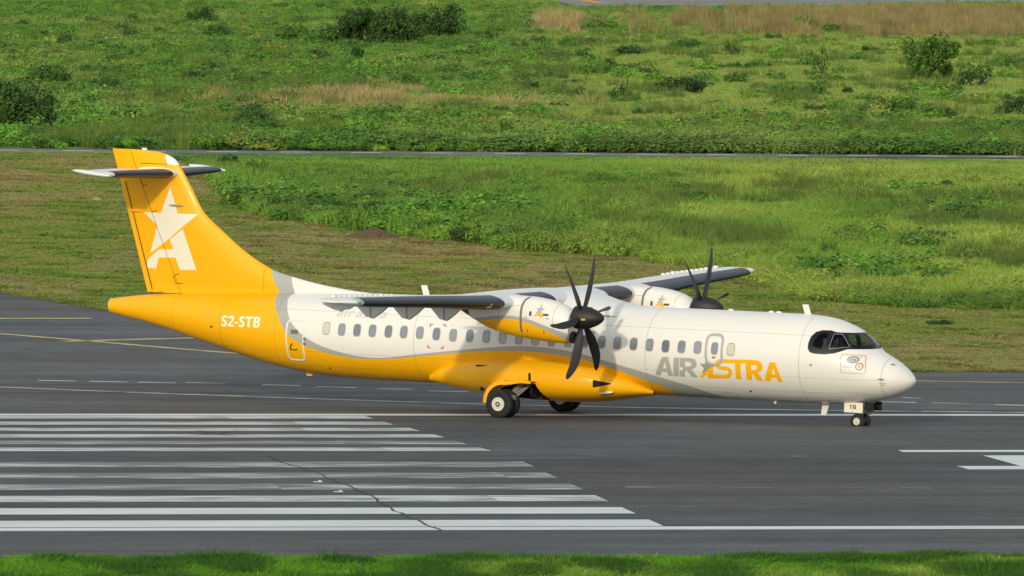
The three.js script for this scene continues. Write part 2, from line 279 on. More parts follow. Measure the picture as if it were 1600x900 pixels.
// fuselage: top, bottom and half-width against the station x (main wheels at 0, nose at XN)
const XN = 12.5, XT = -14.66;
const noseS = x => Math.sqrt(Math.max(0, XN - x));
const T = (tab) => { const f = pchip(tab.map(([x, y]) => [noseS(x), y]).reverse()); return x => f(noseS(x)); };
const fTop = T([[-14.66, 2.86], [-13.4, 3.03], [-11, 3.18], [-8.9, 3.29], [-6, 3.39], [-4, 3.42], [8.9, 3.42], [9.5, 3.385], [9.9, 3.325], [10.3, 3.21], [10.6, 3.08], [10.85, 2.93], [11.08, 2.71], [11.33, 2.47], [11.6, 2.33], [11.95, 2.14], [12.2, 1.965], [12.36, 1.82], [12.45, 1.71], [12.5, 1.60]]);
const fBot = T([[-14.66, 2.42], [-13.1, 2.12], [-11.8, 1.80], [-10.4, 1.44], [-9.1, 1.13], [-7.8, 0.92], [-6.4, 0.815], [-5, 0.79], [8.6, 0.79], [9.6, 0.80], [10.5, 0.84], [11.2, 0.95], [11.7, 1.065], [12.0, 1.17], [12.3, 1.33], [12.45, 1.47], [12.5, 1.60]]);
const fWid = T([[-14.66, 0.2], [-13, 0.42], [-11, 0.78], [-9, 1.08], [-7, 1.30], [-5, 1.395], [-4, 1.405], [8.4, 1.405], [9.2, 1.375], [9.8, 1.32], [10.4, 1.23], [10.9, 1.11], [11.4, 0.93], [11.8, 0.75], [12.1, 0.575], [12.35, 0.34], [12.46, 0.17], [12.5, 0]]);
const yc = x => (fTop(x) + fBot(x)) / 2, ry = x => (fTop(x) - fBot(x)) / 2;
const hullZ = (x, y) => { const r = ry(x), d = (y - yc(x)) / Math.max(r, 1e-4); return fWid(x) * Math.sqrt(Math.max(0, 1 - d * d)); };
function onHull(px, py) { let z = 1.3, p; for (let i = 0; i < 60; i++) { p = onPlane(px, py, z); z = 0.6 * z + 0.4 * hullZ(clamp(p.x, XT, XN), p.y); } p = onPlane(px, py, z); return [p.x, p.y]; }
const hullP = (x, y, off = 0) => { const z = hullZ(x, y), e = 2e-3, n = V3(-(hullZ(x + e, y) - hullZ(x - e, y)) / (2 * e), -(hullZ(x, y + e) - hullZ(x, y - e)) / (2 * e), 1).normalize(); return V3(x, y, z).addScaledVector(n, off); };

// cockpit glazing outlines on the side of the hull, from the photograph
const zc = (X, Y) => onHull(1240 + X / 4.5, 480 + Y / 4.5);
const maskPoly = [[100, 290], [103, 255], [122, 208], [158, 174], [205, 161], [265, 163], [300, 175], [330, 178], [400, 179], [400, 293], [365, 300], [330, 312], [280, 326], [215, 332], [145, 327], [112, 316]].map(p => zc(...p));
const paneRear = [[131, 272], [148, 228], [178, 194], [205, 183], [240, 184], [232, 230], [214, 299], [170, 290]].map(p => zc(...p));
const paneSide = [[286, 187], [346, 190], [372, 232], [399, 281], [320, 289], [246, 297], [262, 244]].map(p => zc(...p));
const postTop = zc(374, 192), postBot = zc(420, 281);
// front pane: from the post round to the middle of the nose
const frontTopY = postTop[1] - 0.01, frontBotY = postBot[1] - 0.01;
const inFront = (x, y, z) => { if (y > frontTopY || y < frontBotY) return false; const f = (y - frontBotY) / (frontTopY - frontBotY); return x > lerp(postBot[0], postTop[0], f) && Math.abs(z) > 0.045 && x > 10.2; };
const inGlass = p => (p.x > 9 && p.x < 11.7) && (inPoly(paneRear, p.x, p.y) || inPoly(paneSide, p.x, p.y) || inFront(p.x, p.y, p.z));
const inMaskFront = (x, y) => y < frontTopY + 0.06 && y > frontBotY - 0.05 && x > lerp(postBot[0], postTop[0], clamp((y - frontBotY) / (frontTopY - frontBotY), 0, 1)) - 0.15;

// livery, drawn in metres on one canvas: upper half the right side, lower half the left side
const LX0 = -14.9, LX1 = 12.7, LY0 = 0.4, LY1 = 3.6;
const z5 = (X, Y) => [900 + X / 4.4444, 480 + Y / 4.4444];
const bez = (a, b, c) => range(0, 1, 8).map(t => [(1 - t) * (1 - t) * a[0] + 2 * t * (1 - t) * b[0] + t * t * c[0], (1 - t) * (1 - t) * a[1] + 2 * t * (1 - t) * b[1] + t * t * c[1]]);
const smooth = pts => { const c = new THREE.SplineCurve(pts.map(p => new THREE.Vector2(...p))); return c.getPoints(pts.length * 6).map(p => [p.x, p.y]); };
const yelCurve = smooth([[437, 455], [431, 466], [430, 474], [433, 490], [440, 508], [450, 524], [478, 541], [518, 553.5], [560, 560.5], [600, 561.5], [660, 556.5], [740, 549.5], [800, 548], [860, 552.5], [915, 563], [960, 577], [1000, 591], [1040, 606], [1058, 616]].map(p => onHull(...p)));
const greyCurve = smooth([[466, 455], [452, 464], [449, 476], [450, 490], [456, 505], [471, 522], [492, 536], [522, 547.5], [560, 556.5], [600, 559], [660, 552.5], [740, 545], [800, 541], [850, 543], [900, 551], [945, 563.5], [1000, 580], [1040, 592], [1080, 604], [1135, 621]].map(p => onHull(...p)));
function poly(c, pts, fill, hole) { c.fillStyle = fill; c.beginPath(); pts.forEach((p, i) => i ? c.lineTo(...p) : c.moveTo(...p)); c.closePath(); if (hole) { hole.forEach((p, i) => i ? c.lineTo(...p) : c.moveTo(...p)); c.closePath(); } c.fill('evenodd'); }
const band = (curve) => [...curve, [curve[curve.length - 1][0], 0.2], [-15.2, 0.2], [-15.2, 3.8], [curve[0][0], 3.8]];
const hullTex = canvas(2048, 2048, (c, W, H) => {
  const sx = W / (LX1 - LX0), sy = 1024 / (LY1 - LY0);
  c.fillStyle = WHITE; c.fillRect(0, 0, W, H);
  for (const side of [0, 1]) {
    c.save(); c.beginPath(); c.rect(0, side * 1024, W, 1024); c.clip();
    c.setTransform(sx, 0, 0, -sy, -LX0 * sx, side * 1024 + LY1 * sy);
    poly(c, band(greyCurve), GREY); poly(c, band(yelCurve), YEL);
    // skin joints: thin grey-brown lines drawn over the livery
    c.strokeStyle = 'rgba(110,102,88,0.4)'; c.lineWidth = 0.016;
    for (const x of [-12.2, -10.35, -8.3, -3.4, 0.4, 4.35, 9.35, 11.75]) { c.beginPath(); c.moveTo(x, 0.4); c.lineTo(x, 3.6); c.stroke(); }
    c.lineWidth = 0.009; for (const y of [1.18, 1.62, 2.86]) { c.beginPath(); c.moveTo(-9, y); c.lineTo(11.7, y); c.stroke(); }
    // grime under the belly: streaks of dirt running aft
    const r = rng(5 + side);
    for (let i = 0; i < 520; i++) { const x = lerp(-11, 11.5, r()), b = fBot(x), y = b + 0.03 + r() * r() * 0.34, l = 0.1 + r() * 0.8; c.fillStyle = `rgba(86,74,52,${0.05 + r() * 0.1})`; c.fillRect(x - l, y, l, 0.006 + r() * 0.02); }
    for (let i = 0; i < 90; i++) { const x = lerp(-13, 12, r()), y = lerp(1, 3.2, r()); c.fillStyle = `rgba(90,80,60,${0.05 + r() * 0.12})`; c.fillRect(x, y, 0.02 + r() * 0.08, 0.008 + r() * 0.012); }
    if (side === 0) {
      poly(c, maskPoly, '#0d0f12');
      const P = a => a.map(p => onHull(...z5(...p)));
      const G = '#b1b1a9';
      poly(c, P([[551, 472], [597, 345], [641, 346], [677, 480], [641, 478], [634, 452], [597, 449], [588, 475]]), G, P([[604, 424], [618, 376], [629, 426]]));
      poly(c, P([[680, 349], [718, 351], [718, 482], [680, 480]]), G);
      poly(c, P([[723, 351], [790, 353], [825, 361], [838, 385], [836, 412], [816, 428], [803, 433], [849, 488], [806, 486], [770, 441], [758, 440], [758, 484], [723, 482]]), G, P([[758, 378], [785, 380], [800, 390], [800, 405], [785, 412], [758, 412]]));
      poly(c, P([[857, 391], [893, 395], [911, 366], [926, 400], [972, 405], [930, 431], [872, 460], [889, 425]]), '#9d9d95');
      poly(c, P([[860, 488], [882, 457], [906, 440], [938, 414], [952, 412], [956, 496], [918, 493], [917, 474], [896, 473], [886, 490]]), YEL, P([[898, 460], [917, 449], [917, 460]]));
      const S = [[1240, 379], [1010, 375], ...bez([1010, 375], [975, 377], [978, 400]), ...bez([978, 400], [982, 421], [1020, 424]), [1045, 427], ...bez([1045, 427], [1076, 434], [1071, 462]), ...bez([1071, 462], [1062, 486], [1035, 483]), [938, 481]];
      c.strokeStyle = YEL; c.lineWidth = 0.118; c.lineJoin = 'round'; c.beginPath(); P(S).forEach((p, i) => i ? c.lineTo(...p) : c.moveTo(...p)); c.stroke();
      poly(c, P([[1104, 385], [1142, 387], [1151, 503], [1114, 500]]), YEL);
      poly(c, P([[1178, 368], [1255, 369], [1284, 380], [1297, 411], [1291, 440], [1263, 456], [1304, 513], [1262, 510], [1229, 463], [1222, 462], [1224, 507], [1188, 504]]), YEL, P([[1215, 402], [1245, 404], [1258, 414], [1256, 430], [1240, 438], [1217, 436]]));
      poly(c, P([[1311, 513], [1345, 382], [1383, 384], [1439, 521], [1402, 518], [1393, 492], [1358, 490], [1350, 516]]), YEL, P([[1361, 466], [1369, 422], [1385, 468]]));
      const text = (t, a, b, h, fill, style) => { const p = onHull(...a), q = onHull(...b); c.save(); c.translate(p[0], p[1]); c.transform(1, (q[1] - p[1]) / (q[0] - p[0]), 0, 1, 0, 0); c.font = `${style} 100px sans-serif`; const w = c.measureText(t).width; c.scale((q[0] - p[0]) / w, -h / 73); c.fillStyle = fill; c.fillText(t, 0, 0); c.restore(); };
      text('S2-STB', [345, 509.5], [406.5, 512], 0.33, '#fbf6e4', 'bold');
      text('air astra', [524, 494], [602, 498], 0.24, '#cfcdc2', 'italic bold');
      // red emergency marks, hatch outline near the nose, small stencils
      c.strokeStyle = '#b2483c'; c.lineWidth = 0.03;
      const mark = (pts) => { c.beginPath(); pts.map(p => onHull(...p)).forEach((p, i) => i ? c.lineTo(...p) : c.moveTo(...p)); c.stroke(); };
      mark([[672, 511], [672.5, 507], [677, 506.5]]); mark([[692, 507.5], [696, 507.8], [696.5, 511]]); mark([[668.5, 539], [668.8, 543], [673, 543.6]]); mark([[688, 544], [692, 544.4], [692.3, 540.5]]);
      mark([[924, 518.5], [929, 519], [928.5, 523]]); mark([[901, 549], [900.5, 553.5], [904, 554]]);
      c.lineWidth = 0.018; c.strokeStyle = '#cf8f82';
      mark([[1314, 556], [1316, 553.5], [1351, 555.5], [1353.5, 558], [1352.5, 581], [1350, 583.8], [1316, 582.5], [1313.5, 580], [1314, 556]]);
      const disc = (px, py, rx, rY, f, s) => { const p = onHull(px, py); c.beginPath(); c.ellipse(p[0], p[1], rx, rY, 0, 0, 7); if (f) { c.fillStyle = f; c.fill(); } if (s) { c.strokeStyle = s; c.lineWidth = 0.02; c.stroke(); } };
      disc(1333, 562, 0.15, 0.09, '#b9c0c4', '#6c6a68'); disc(1342.5, 572.8, 0.095, 0.10, '#e6dcc8', '#a0604e');
      disc(1330.6, 562.3, 0.015, 0.018, '#444'); disc(1335.8, 562.6, 0.015, 0.018, '#444'); disc(1342.5, 572.8, 0.014, 0.014, '#665');
      disc(1064.5, 576, 0.05, 0.05, '#f6f1e6'); disc(330, 510.5, 0.05, 0.035, '#51483a'); disc(322, 491, 0.05, 0.05, '#f0a878'); disc(1173, 611.5, 0.04, 0.03, '#2a2620'); disc(516, 575.5, 0.035, 0.035, '#7a5a1a');
      c.fillStyle = 'rgba(120,120,126,0.55)'; for (let k = 0; k < 9; k++) { const p = onHull(762 + (k % 3) * 5, 572 + Math.floor(k / 3) * 4); c.fillRect(p[0], p[1], 0.07, 0.04); }
      c.fillStyle = '#d07a6a'; { const p = onHull(1374, 600); c.fillRect(p[0], p[1], 0.16, 0.02); c.fillRect(p[0] + 0.02, p[1] - 0.05, 0.12, 0.02); const q = onHull(1317, 574); c.fillStyle = 'rgba(208,140,120,0.6)'; c.fillRect(q[0], q[1], 0.24, 0.03); }
    } else poly(c, maskPoly, '#0d0f12');
    c.restore();
  }
  c.setTransform(1, 0, 0, 1, 0, 0);
  // black surround of the front panes on both sides
  c.fillStyle = '#0d0f12';
  for (let i = 0; i < W; i++) { const x = LX0 + i / sx; if (x < 10.0 || x > 11.8) continue; for (let j = 0; j < 1024; j++) { const y = LY1 - j / sy; if (inMaskFront(x, y)) { c.fillRect(i, j, 1, 1); c.fillRect(i, j + 1024, 1, 1); } } }
});
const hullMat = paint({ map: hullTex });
const hullUV = side => p => [(p.x - LX0) / (LX1 - LX0), 1 - (side * 1024 + (LY1 - p.y) / (LY1 - LY0) * 1024) / 2048];
const xsHull = [...range(XT, -5, 44), ...range(-4.6, 8.8, 40), ...range(8.95, 9.35, 3), ...range(9.38, 11.62, 96), ...range(11.66, 12.2, 16), ...range(0, 1, 18).map(t => 12.22 + 0.28 * (1 - (1 - t) * (1 - t)))];
const hullAt = (x, th, ins = 0) => V3(x, yc(x) + (ry(x) - ins) * Math.sin(th), (fWid(x) - ins) * Math.cos(th));
const ths = range(-Math.PI / 2, Math.PI / 2, 150);
const hullR = grid((x, t) => hullAt(x, t), xsHull, ths, { uv: hullUV(0), drop: inGlass, flip: true, eu: 4e-3 });
const hullL = grid((x, t) => { const p = hullAt(x, t); p.z = -p.z; return p; }, xsHull, ths, { uv: hullUV(1), drop: inGlass, eu: 4e-3 });
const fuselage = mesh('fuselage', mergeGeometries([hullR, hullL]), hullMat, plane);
{ // light at the tail tip
  const g = new THREE.SphereGeometry(1, 20, 14); g.scale(0.07, 0.225, 0.2); g.translate(XT, 2.64, 0); mesh('tail_light', g, phys(rgb(0.35, 0.48, 0.42), 0.1, { clearcoat: 1 }), plane);
}
// cockpit: lining, floor, bulkhead, panel, seats
{
  const liner = std(rgb(0.05, 0.052, 0.055), 0.9), xs = range(9.1, 11.6, 84);
  const one = s => grid((x, t) => { const p = hullAt(x, t, 0.035); p.z *= s; return p; }, xs, range(-0.6, Math.PI / 2, 100), { drop: inGlass, flip: s > 0, uv: () => [0, 0] });
  mesh('cockpit_lining', mergeGeometries([one(1), one(-1)]), liner, plane);
  mesh('cockpit_floor', boxG(2.0, 0.04, 1.9, 10.15, 1.55, 0), liner, plane);
  { const b = new THREE.CylinderGeometry(1, 1, 0.04, 40); b.rotateZ(Math.PI / 2); b.scale(1, ry(9.15) - 0.06, fWid(9.15) - 0.06); b.translate(9.15, yc(9.15), 0); mesh('cockpit_bulkhead', b, liner, plane); }
  mesh('instrument_panel', merge([boxG(0.3, 0.62, 1.6, 11.0, 1.95, 0), boxG(0.4, 0.04, 1.7, 10.95, 2.28, 0)]), std(rgb(0.04, 0.042, 0.045), 0.7), plane);
  for (const z of [0.46, -0.46]) {
    const s = mesh('cockpit_seat', merge([boxG(0.46, 0.12, 0.46, 10.1, 1.92, z), boxG(0.12, 0.62, 0.44, 9.85, 2.24, z), boxG(0.1, 0.2, 0.26, 9.83, 2.66, z), boxG(0.3, 0.34, 0.3, 10.08, 1.72, z)]), std(rgb(0.22, 0.2, 0.17), 0.85), plane);
    void s;
  }
  const glass = phys(rgb(0.55, 0.62, 0.65), 0.03, { transmission: 1, thickness: 0, ior: 1.22 });
  const fine = range(9.4, 11.6, 120), tf = range(-0.2, Math.PI / 2, 150);
  for (const s of [1, -1]) for (const [nm, test] of [['rear_quarter_pane', p => inPoly(paneRear, p.x, p.y)], ['side_pane', p => inPoly(paneSide, p.x, p.y)], ['windscreen_pane', p => inFront(p.x, p.y, p.z)]]) {
    const g = grid((x, t) => { const p = hullAt(x, t, 0.012); p.z *= s; return p; }, fine, tf, { drop: p => { const q = p.clone(); q.z = Math.abs(q.z); return !test(q); }, flip: s > 0, uv: () => [0, 0] });
    mesh(nm, g, glass, plane);
  }
  // metal frame of the side pane, wipers
  const frameG = ring => { const pos = [], idx = [], n = ring.length, cx = ring.reduce((a, p) => a + p[0], 0) / n, cy = ring.reduce((a, p) => a + p[1], 0) / n; ring.forEach(([x, y]) => { for (const k of [0.93, 1.0]) { const p = hullP(cx + (x - cx) * k, cy + (y - cy) * k, 0.008); pos.push(p.x, p.y, p.z); } }); for (let i = 0; i < n; i++) { const a = i * 2, b = ((i + 1) % n) * 2; idx.push(a, a + 1, b, a + 1, b + 1, b); } return geo(pos, idx); };
  const dense = p => p.flatMap((a, i) => { const b = p[(i + 1) % p.length]; return range(0, 0.875, 7).map(t => [lerp(a[0], b[0], t), lerp(a[1], b[1], t)]); });
  mesh('side_pane_frame', frameG(dense(paneSide)), std(rgb(0.34, 0.36, 0.37), 0.4, { metalness: 0.5 }), plane);
  for (const s of [1, -1]) { const a = hullP(11.24, frontBotY - 0.03, 0.03), b = hullP(10.98, frontBotY + 0.015, 0.03); a.z *= s; b.z *= s; mesh('wiper', cyl(0.012, 0.012, a, b, 6), blackMat, plane); }
}

// conforming patches on the right side of the hull
function ringShape(cx, cy, a, b, n = 4, seg = 32, lean = 0) { return range(0, 1, seg).slice(0, -1).map(t => { const k = t * 2 * Math.PI, c = Math.cos(k), s = Math.sin(k), y = b * Math.sign(s) * Math.abs(s) ** (2 / n); return [cx + a * Math.sign(c) * Math.abs(c) ** (2 / n) + lean * y, cy + y]; }); }
function patch(ring, off, inner = 0, rings = 4) { // disc (inner 0) or band between inner x ring and ring
  const n = ring.length, cx = ring.reduce((a, p) => a + p[0], 0) / n, cy = ring.reduce((a, p) => a + p[1], 0) / n, pos = [], idx = [], uv = [];
  for (let k = 0; k <= rings; k++) { const f = lerp(inner, 1, k / rings); for (const [x, y] of ring) { const p = hullP(cx + (x - cx) * f, cy + (y - cy) * f, off); pos.push(p.x, p.y, p.z); uv.push(x - cx, y - cy); } }
  for (let k = 0; k < rings; k++) for (let i = 0; i < n; i++) { const a = k * n + i, b = k * n + (i + 1) % n, c = a + n, d = b + n; idx.push(a, c, b, b, c, d); }
  return geo(pos, idx, uv);
}
function strip(ring, w, off, h = 0.006, closed = true) { // raised bead following a path on the hull
  const pos = [], idx = [], n = ring.length;
  ring.forEach((p, i) => { const a = ring[closed ? (i + n - 1) % n : Math.max(0, i - 1)], b = ring[closed ? (i + 1) % n : Math.min(n - 1, i + 1)], dx = b[0] - a[0], dy = b[1] - a[1], l = Math.hypot(dx, dy) || 1, nx = -dy / l * w / 2, ny = dx / l * w / 2; for (const [k, o] of [[-1, 0], [-0.7, h], [0.7, h], [1, 0]]) { const q = hullP(p[0] + nx * k, p[1] + ny * k, off + o); pos.push(q.x, q.y, q.z); } });
  for (let i = 0; i < (closed ? n : n - 1); i++) for (let k = 0; k < 3; k++) { const a = i * 4 + k, b = ((i + 1) % n) * 4 + k; idx.push(a, a + 1, b, a + 1, b + 1, b); }
  return geo(pos, idx);
}
const paneMat = phys(rgb(0.22, 0.255, 0.29), 0.06, { clearcoat: 1, clearcoatRoughness: 0.03, metalness: 0.0, ior: 1.7 });
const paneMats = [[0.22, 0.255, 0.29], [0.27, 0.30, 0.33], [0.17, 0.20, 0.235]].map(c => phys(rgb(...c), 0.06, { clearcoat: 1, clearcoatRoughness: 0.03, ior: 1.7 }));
const winFrameMat = std(rgb(0.36, 0.34, 0.31), 0.5), blindMat = paint({ color: rgb(0.66, 0.60, 0.47) });
const winPx = [[510, 513], [534, 515], [558, 516], [582, 517], [607, 518], [631, 519], [656, 520], [682, 522], [708, 524], [734, 525], [760, 526], [785.5, 527.3], [811, 528.6], [836.5, 530], [862, 531.2], [888, 532.4], [913.5, 533.7], [940, 535], [964.5, 536.2], [990, 537.6], [1015, 539], [1040, 541], [1065, 542], [1090, 543], [1116.5, 544.5], [1142, 546]];
winPx.forEach(([px, py], i) => {
  if (i === 24) return;
  const [cx, cy] = onHull(px, py), ring = ringShape(cx, cy, 0.132, 0.192, 3.2, 36), blind = i === 0 || i === 25;
  const f = mesh('window', patch(ring, 0.007, 0.87, 1), winFrameMat, plane);
  if (blind) f.userData.label = 'blanked cabin window in cream';
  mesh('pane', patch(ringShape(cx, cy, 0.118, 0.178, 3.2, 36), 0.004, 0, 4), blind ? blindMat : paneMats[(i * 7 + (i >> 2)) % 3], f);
});
// doors: rear service door (white bead), front emergency door (grey bead)
{
  const box = (a, b, c, d, r = 0.13) => { const A = onHull(...a), B = onHull(...b), C = onHull(...c), D = onHull(...d), pts = []; const cs = [A, B, C, D]; cs.forEach((p, i) => { const q = cs[(i + 3) % 4], s = cs[(i + 1) % 4], u = (m) => { const l = Math.hypot(m[0] - p[0], m[1] - p[1]); return [p[0] + (m[0] - p[0]) / l * r, p[1] + (m[1] - p[1]) / l * r]; }; pts.push(...bez(u(q), p, u(s))); const e = cs[(i + 1) % 4], l = Math.hypot(e[0] - p[0], e[1] - p[1]), m0 = u(s); for (let k = 1; k < 12; k++) { const t = k / 12, e1 = [e[0] - (e[0] - p[0]) / l * r, e[1] - (e[1] - p[1]) / l * r]; pts.push([lerp(m0[0], e1[0], t), lerp(m0[1], e1[1], t)]); } }); return pts; };
  const r1 = box([450, 500.5], [478, 501], [477.5, 563.5], [453, 561.5]);
  const d1 = mesh('rear_service_door', strip(r1, 0.055, 0.002, 0.012), whitePaint, plane); d1.userData.label = 'service door outlined in white';
  { const [x, y] = onHull(460, 518.5); mesh('vent', patch(ringShape(x, y, 0.13, 0.065, 12, 28), 0.006), std(rgb(0.16, 0.15, 0.13), 0.6), d1); }
  { const pts = smooth([[454, 545], [454.5, 540], [457, 536]].map(p => onHull(...p))); mesh('handle', strip(pts, 0.035, 0.003, 0.02, false), darkLine, d1); const p2 = [[454, 545.5], [460, 546.5], [465, 545.5]].map(p => onHull(...p)); mesh('handle_recess', strip(smooth(p2), 0.03, 0.003, 0.006, false), darkLine, d1); }
  for (const y of [530, 537]) { const [x, yy] = onHull(476, y); mesh('hinge', patch(ringShape(x, yy, 0.045, 0.045, 2, 16), 0.02), metal, d1); }
  const r2 = box([1106.5, 522.5], [1131.5, 523.5], [1128, 570], [1103.5, 568.5], 0.2);
  const d2 = mesh('emergency_door', strip(r2, 0.085, 0.002, 0.010), paint({ color: rgb(0.45, 0.45, 0.42) }), plane); d2.userData.label = 'emergency door outlined in grey';
  { const [x, y] = onHull(1116.5, 544.5), f = mesh('door_window', merge([patch(ringShape(x, y, 0.118, 0.185, 3.2, 36), 0.007, 0.84, 1)]), winFrameMat, d2); void f; mesh('door_pane', patch(ringShape(x, y, 0.106, 0.172, 3.2, 36), 0.004), paneMat, d2); }
  { const [x, y] = onHull(1115, 558.5); mesh('door_placard', patch(ringShape(x, y, 0.055, 0.03, 8, 20), 0.005), std(rgb(0.55, 0.16, 0.13), 0.6), d2); }
}
// fin with dorsal fillet, rudder
const finLE = [[275, 250], [283, 262], [300, 294], [318, 330], [330, 344], [345, 358], [362, 374], [380, 390], [397, 403], [412, 413], [430, 423], [455, 431.5], [500, 444], [545, 453], [600, 461]].map(p => { const q = onPlane(...p, 0); return [q.y, q.x]; }).sort((a, b) => a[0] - b[0]);
const finTop0 = onPlane(177, 234.5, 0), finTE0 = onPlane(232, 461, 0);
const tipTab = [[258, 240], [240, 235.8], [215, 233.5], [177, 234.5]].map(p => onPlane(...p, 0));
const finYmax = tipTab[2].y;
const leF = pchip([...finLE, [tipTab[0].y, tipTab[0].x], [tipTab[1].y, tipTab[1].x], [finYmax + 0.005, tipTab[2].x]]);
const teF = y => lerp(finTE0.x, finTop0.x, (y - finTE0.y) / (finTop0.y - finTE0.y));
const hA = onPlane(216, 262, 0), hB = onPlane(286, 461, 0);
const hingeF = y => lerp(hB.x, hA.x, (y - hB.y) / (hA.y - hB.y));
const naca = f => 2.969 * Math.sqrt(Math.max(f, 0)) - 1.26 * f - 3.516 * f * f + 2.843 * f ** 3 - 1.036 * f ** 4;
const finHalf = (y, f) => { const c = leF(y) - teF(y); return Math.min(0.058 * c, 0.165) * naca(clamp(f, 0, 1)) + 0.006; };
const finAt = (y, f, s) => { const le = leF(y), te = teF(y); return V3(lerp(le, te, f), y, s * finHalf(y, f)); };
const FX0 = -15, FX1 = -4.8, FY0 = 3.0, FY1 = 7.7;
const z1 = (X, Y) => { const p = onPlane(90 + X / 3.2139, 220 + Y / 3.2139, 0.12); return [p.x, p.y]; };
const finTex = canvas(1536, 768, (c, W, H) => {
  const sx = W / (FX1 - FX0), sy = H / (FY1 - FY0);
  c.fillStyle = WHITE; c.fillRect(0, 0, W, H); c.setTransform(sx, 0, 0, -sy, -FX0 * sx, FY1 * sy);
  const gB = [[452, 424], [458, 440], [463, 458]].map(p => onPlane(...p, 0.08)), yB = [[422, 414], [429, 436], [439, 458]].map(p => onPlane(...p, 0.08));
  const fill = (b, col) => poly(c, [[b[0].x - 0.2, 8], ...b.map(p => [p.x, p.y]), [b[2].x + 0.15, 2.8], [-15.5, 2.8], [-15.5, 8]], col);
  fill(gB, GREY); fill(yB, YEL);
  poly(c, [[568, 230], [606, 364], [706, 369], [552, 498], [459, 566], [500, 425], [429, 358], [520, 362]].map(p => z1(...p)), '#f3ecd6');
  poly(c, [[437, 638], [448, 595], [505, 545], [580, 545], [565, 495], [632, 443], [698, 649], [612, 648], [592, 588], [505, 585], [488, 641]].map(p => z1(...p)), '#f3ecd6');
  poly(c, [[534, 58], [572, 62], [600, 85], [612, 122], [552, 118]].map(p => z1(...p)), '#e9e9ee');
  c.strokeStyle = '#6a4600'; c.lineWidth = 0.022;
  const line = (...pts) => { c.beginPath(); pts.map(p => z1(...p)).forEach((p, i) => i ? c.lineTo(...p) : c.moveTo(...p)); c.stroke(); };
  line([412, 112], [550, 118]); line([608, 667], [578, 680], [588, 716], [624, 716]); line([412, 190], [428, 226], [448, 220]); line([470, 358], [498, 350]); c.strokeStyle = 'rgba(110,74,0,0.45)'; line([1040, 640], [1036, 756]);
  const r = rng(77); for (let i = 0; i < 130; i++) { c.fillStyle = `rgba(120,80,20,${0.03 + r() * 0.06})`; const x = lerp(-14.4, -9, r()), y = lerp(3.2, 7.4, r()); c.fillRect(x, y, 0.02 + r() * 0.25, 0.008 + r() * 0.02); }
});
const finMat = paint({ map: finTex }), finUV = p => [(p.x - FX0) / (FX1 - FX0), (p.y - FY0) / (FY1 - FY0)];
{
  const ys = [...range(finLE[0][0] - 0.25, 4.4, 26), ...range(4.5, finYmax - 0.3, 26), ...range(finYmax - 0.27, finYmax, 12)];
  const fH = y => clamp((leF(y) - hingeF(y)) / (leF(y) - teF(y)), 0.05, 0.985);
  const fs = range(0, 1, 26).map(t => t * t);
  const cap = (f0, f1) => { const pos = [], idx = [], uv = [], n = 20; for (let i = 0; i <= n; i++) { const f = lerp(f0, f1, i / n); for (const s of [-1, 1]) { const p = finAt(finYmax, f, s); pos.push(p.x, p.y, p.z); uv.push(...finUV(p)); } } for (let i = 0; i < n; i++) { const a = i * 2; idx.push(a, a + 1, a + 2, a + 1, a + 3, a + 2); } return geo(pos, idx, uv); };
  const side = (s, fA, fB) => grid((y, k) => finAt(y, lerp(fA(y), fB(y), k), s), ys, fs, { uv: finUV, flip: s < 0 });
  const gap = 0.014, wall = (f) => grid((y, k) => finAt(y, f(y), k), ys, [-1, 1], { uv: finUV });
  const fin = mesh('vertical_fin', mergeGeometries([side(1, () => 0, fH), side(-1, () => 0, fH), wall(fH), cap(0, fH(finYmax))]), finMat, plane);
  const g0 = y => Math.min(0.995, fH(y) + gap / (leF(y) - teF(y)) * 1.8);
  const rud = mesh('rudder', mergeGeometries([side(1, g0, () => 1), side(-1, g0, () => 1), wall(g0), cap(g0(finYmax), 1)]), finMat, plane);
  // hinge fairings, tab rod, antenna on the fin
  const pod = (px, py, l, h, m, z) => { const p = onPlane(px, py, z), g = new THREE.SphereGeometry(1, 16, 10); g.scale(l, h, 0.05); g.translate(p.x, p.y, z); return g; };
  mesh('hinge_fairing', pod(213, 329, 0.24, 0.05, 0, 0.07), yellowMat, rud); mesh('hinge_fairing', pod(243, 454.5, 0.2, 0.045, 0, 0.08), yellowMat, rud);
  mesh('fin_probe', pod(275, 321, 0.25, 0.03, 0, 0.2), std(rgb(0.35, 0.33, 0.3), 0.4), fin);
  const tabA = onPlane(196, 284, 0.05), tabB = onPlane(238, 452, 0.05); mesh('tab_line', cyl(0.012, 0.012, V3(tabA.x, tabA.y, 0.045), V3(tabB.x, tabB.y, 0.06), 6), darkLine, rud);
  const t0 = onPlane(226, 233, 0); mesh('fin_light', boxG(0.16, 0.08, 0.06, t0.x, t0.y, 0), std(rgb(0.8, 0.8, 0.78), 0.4), fin);
}
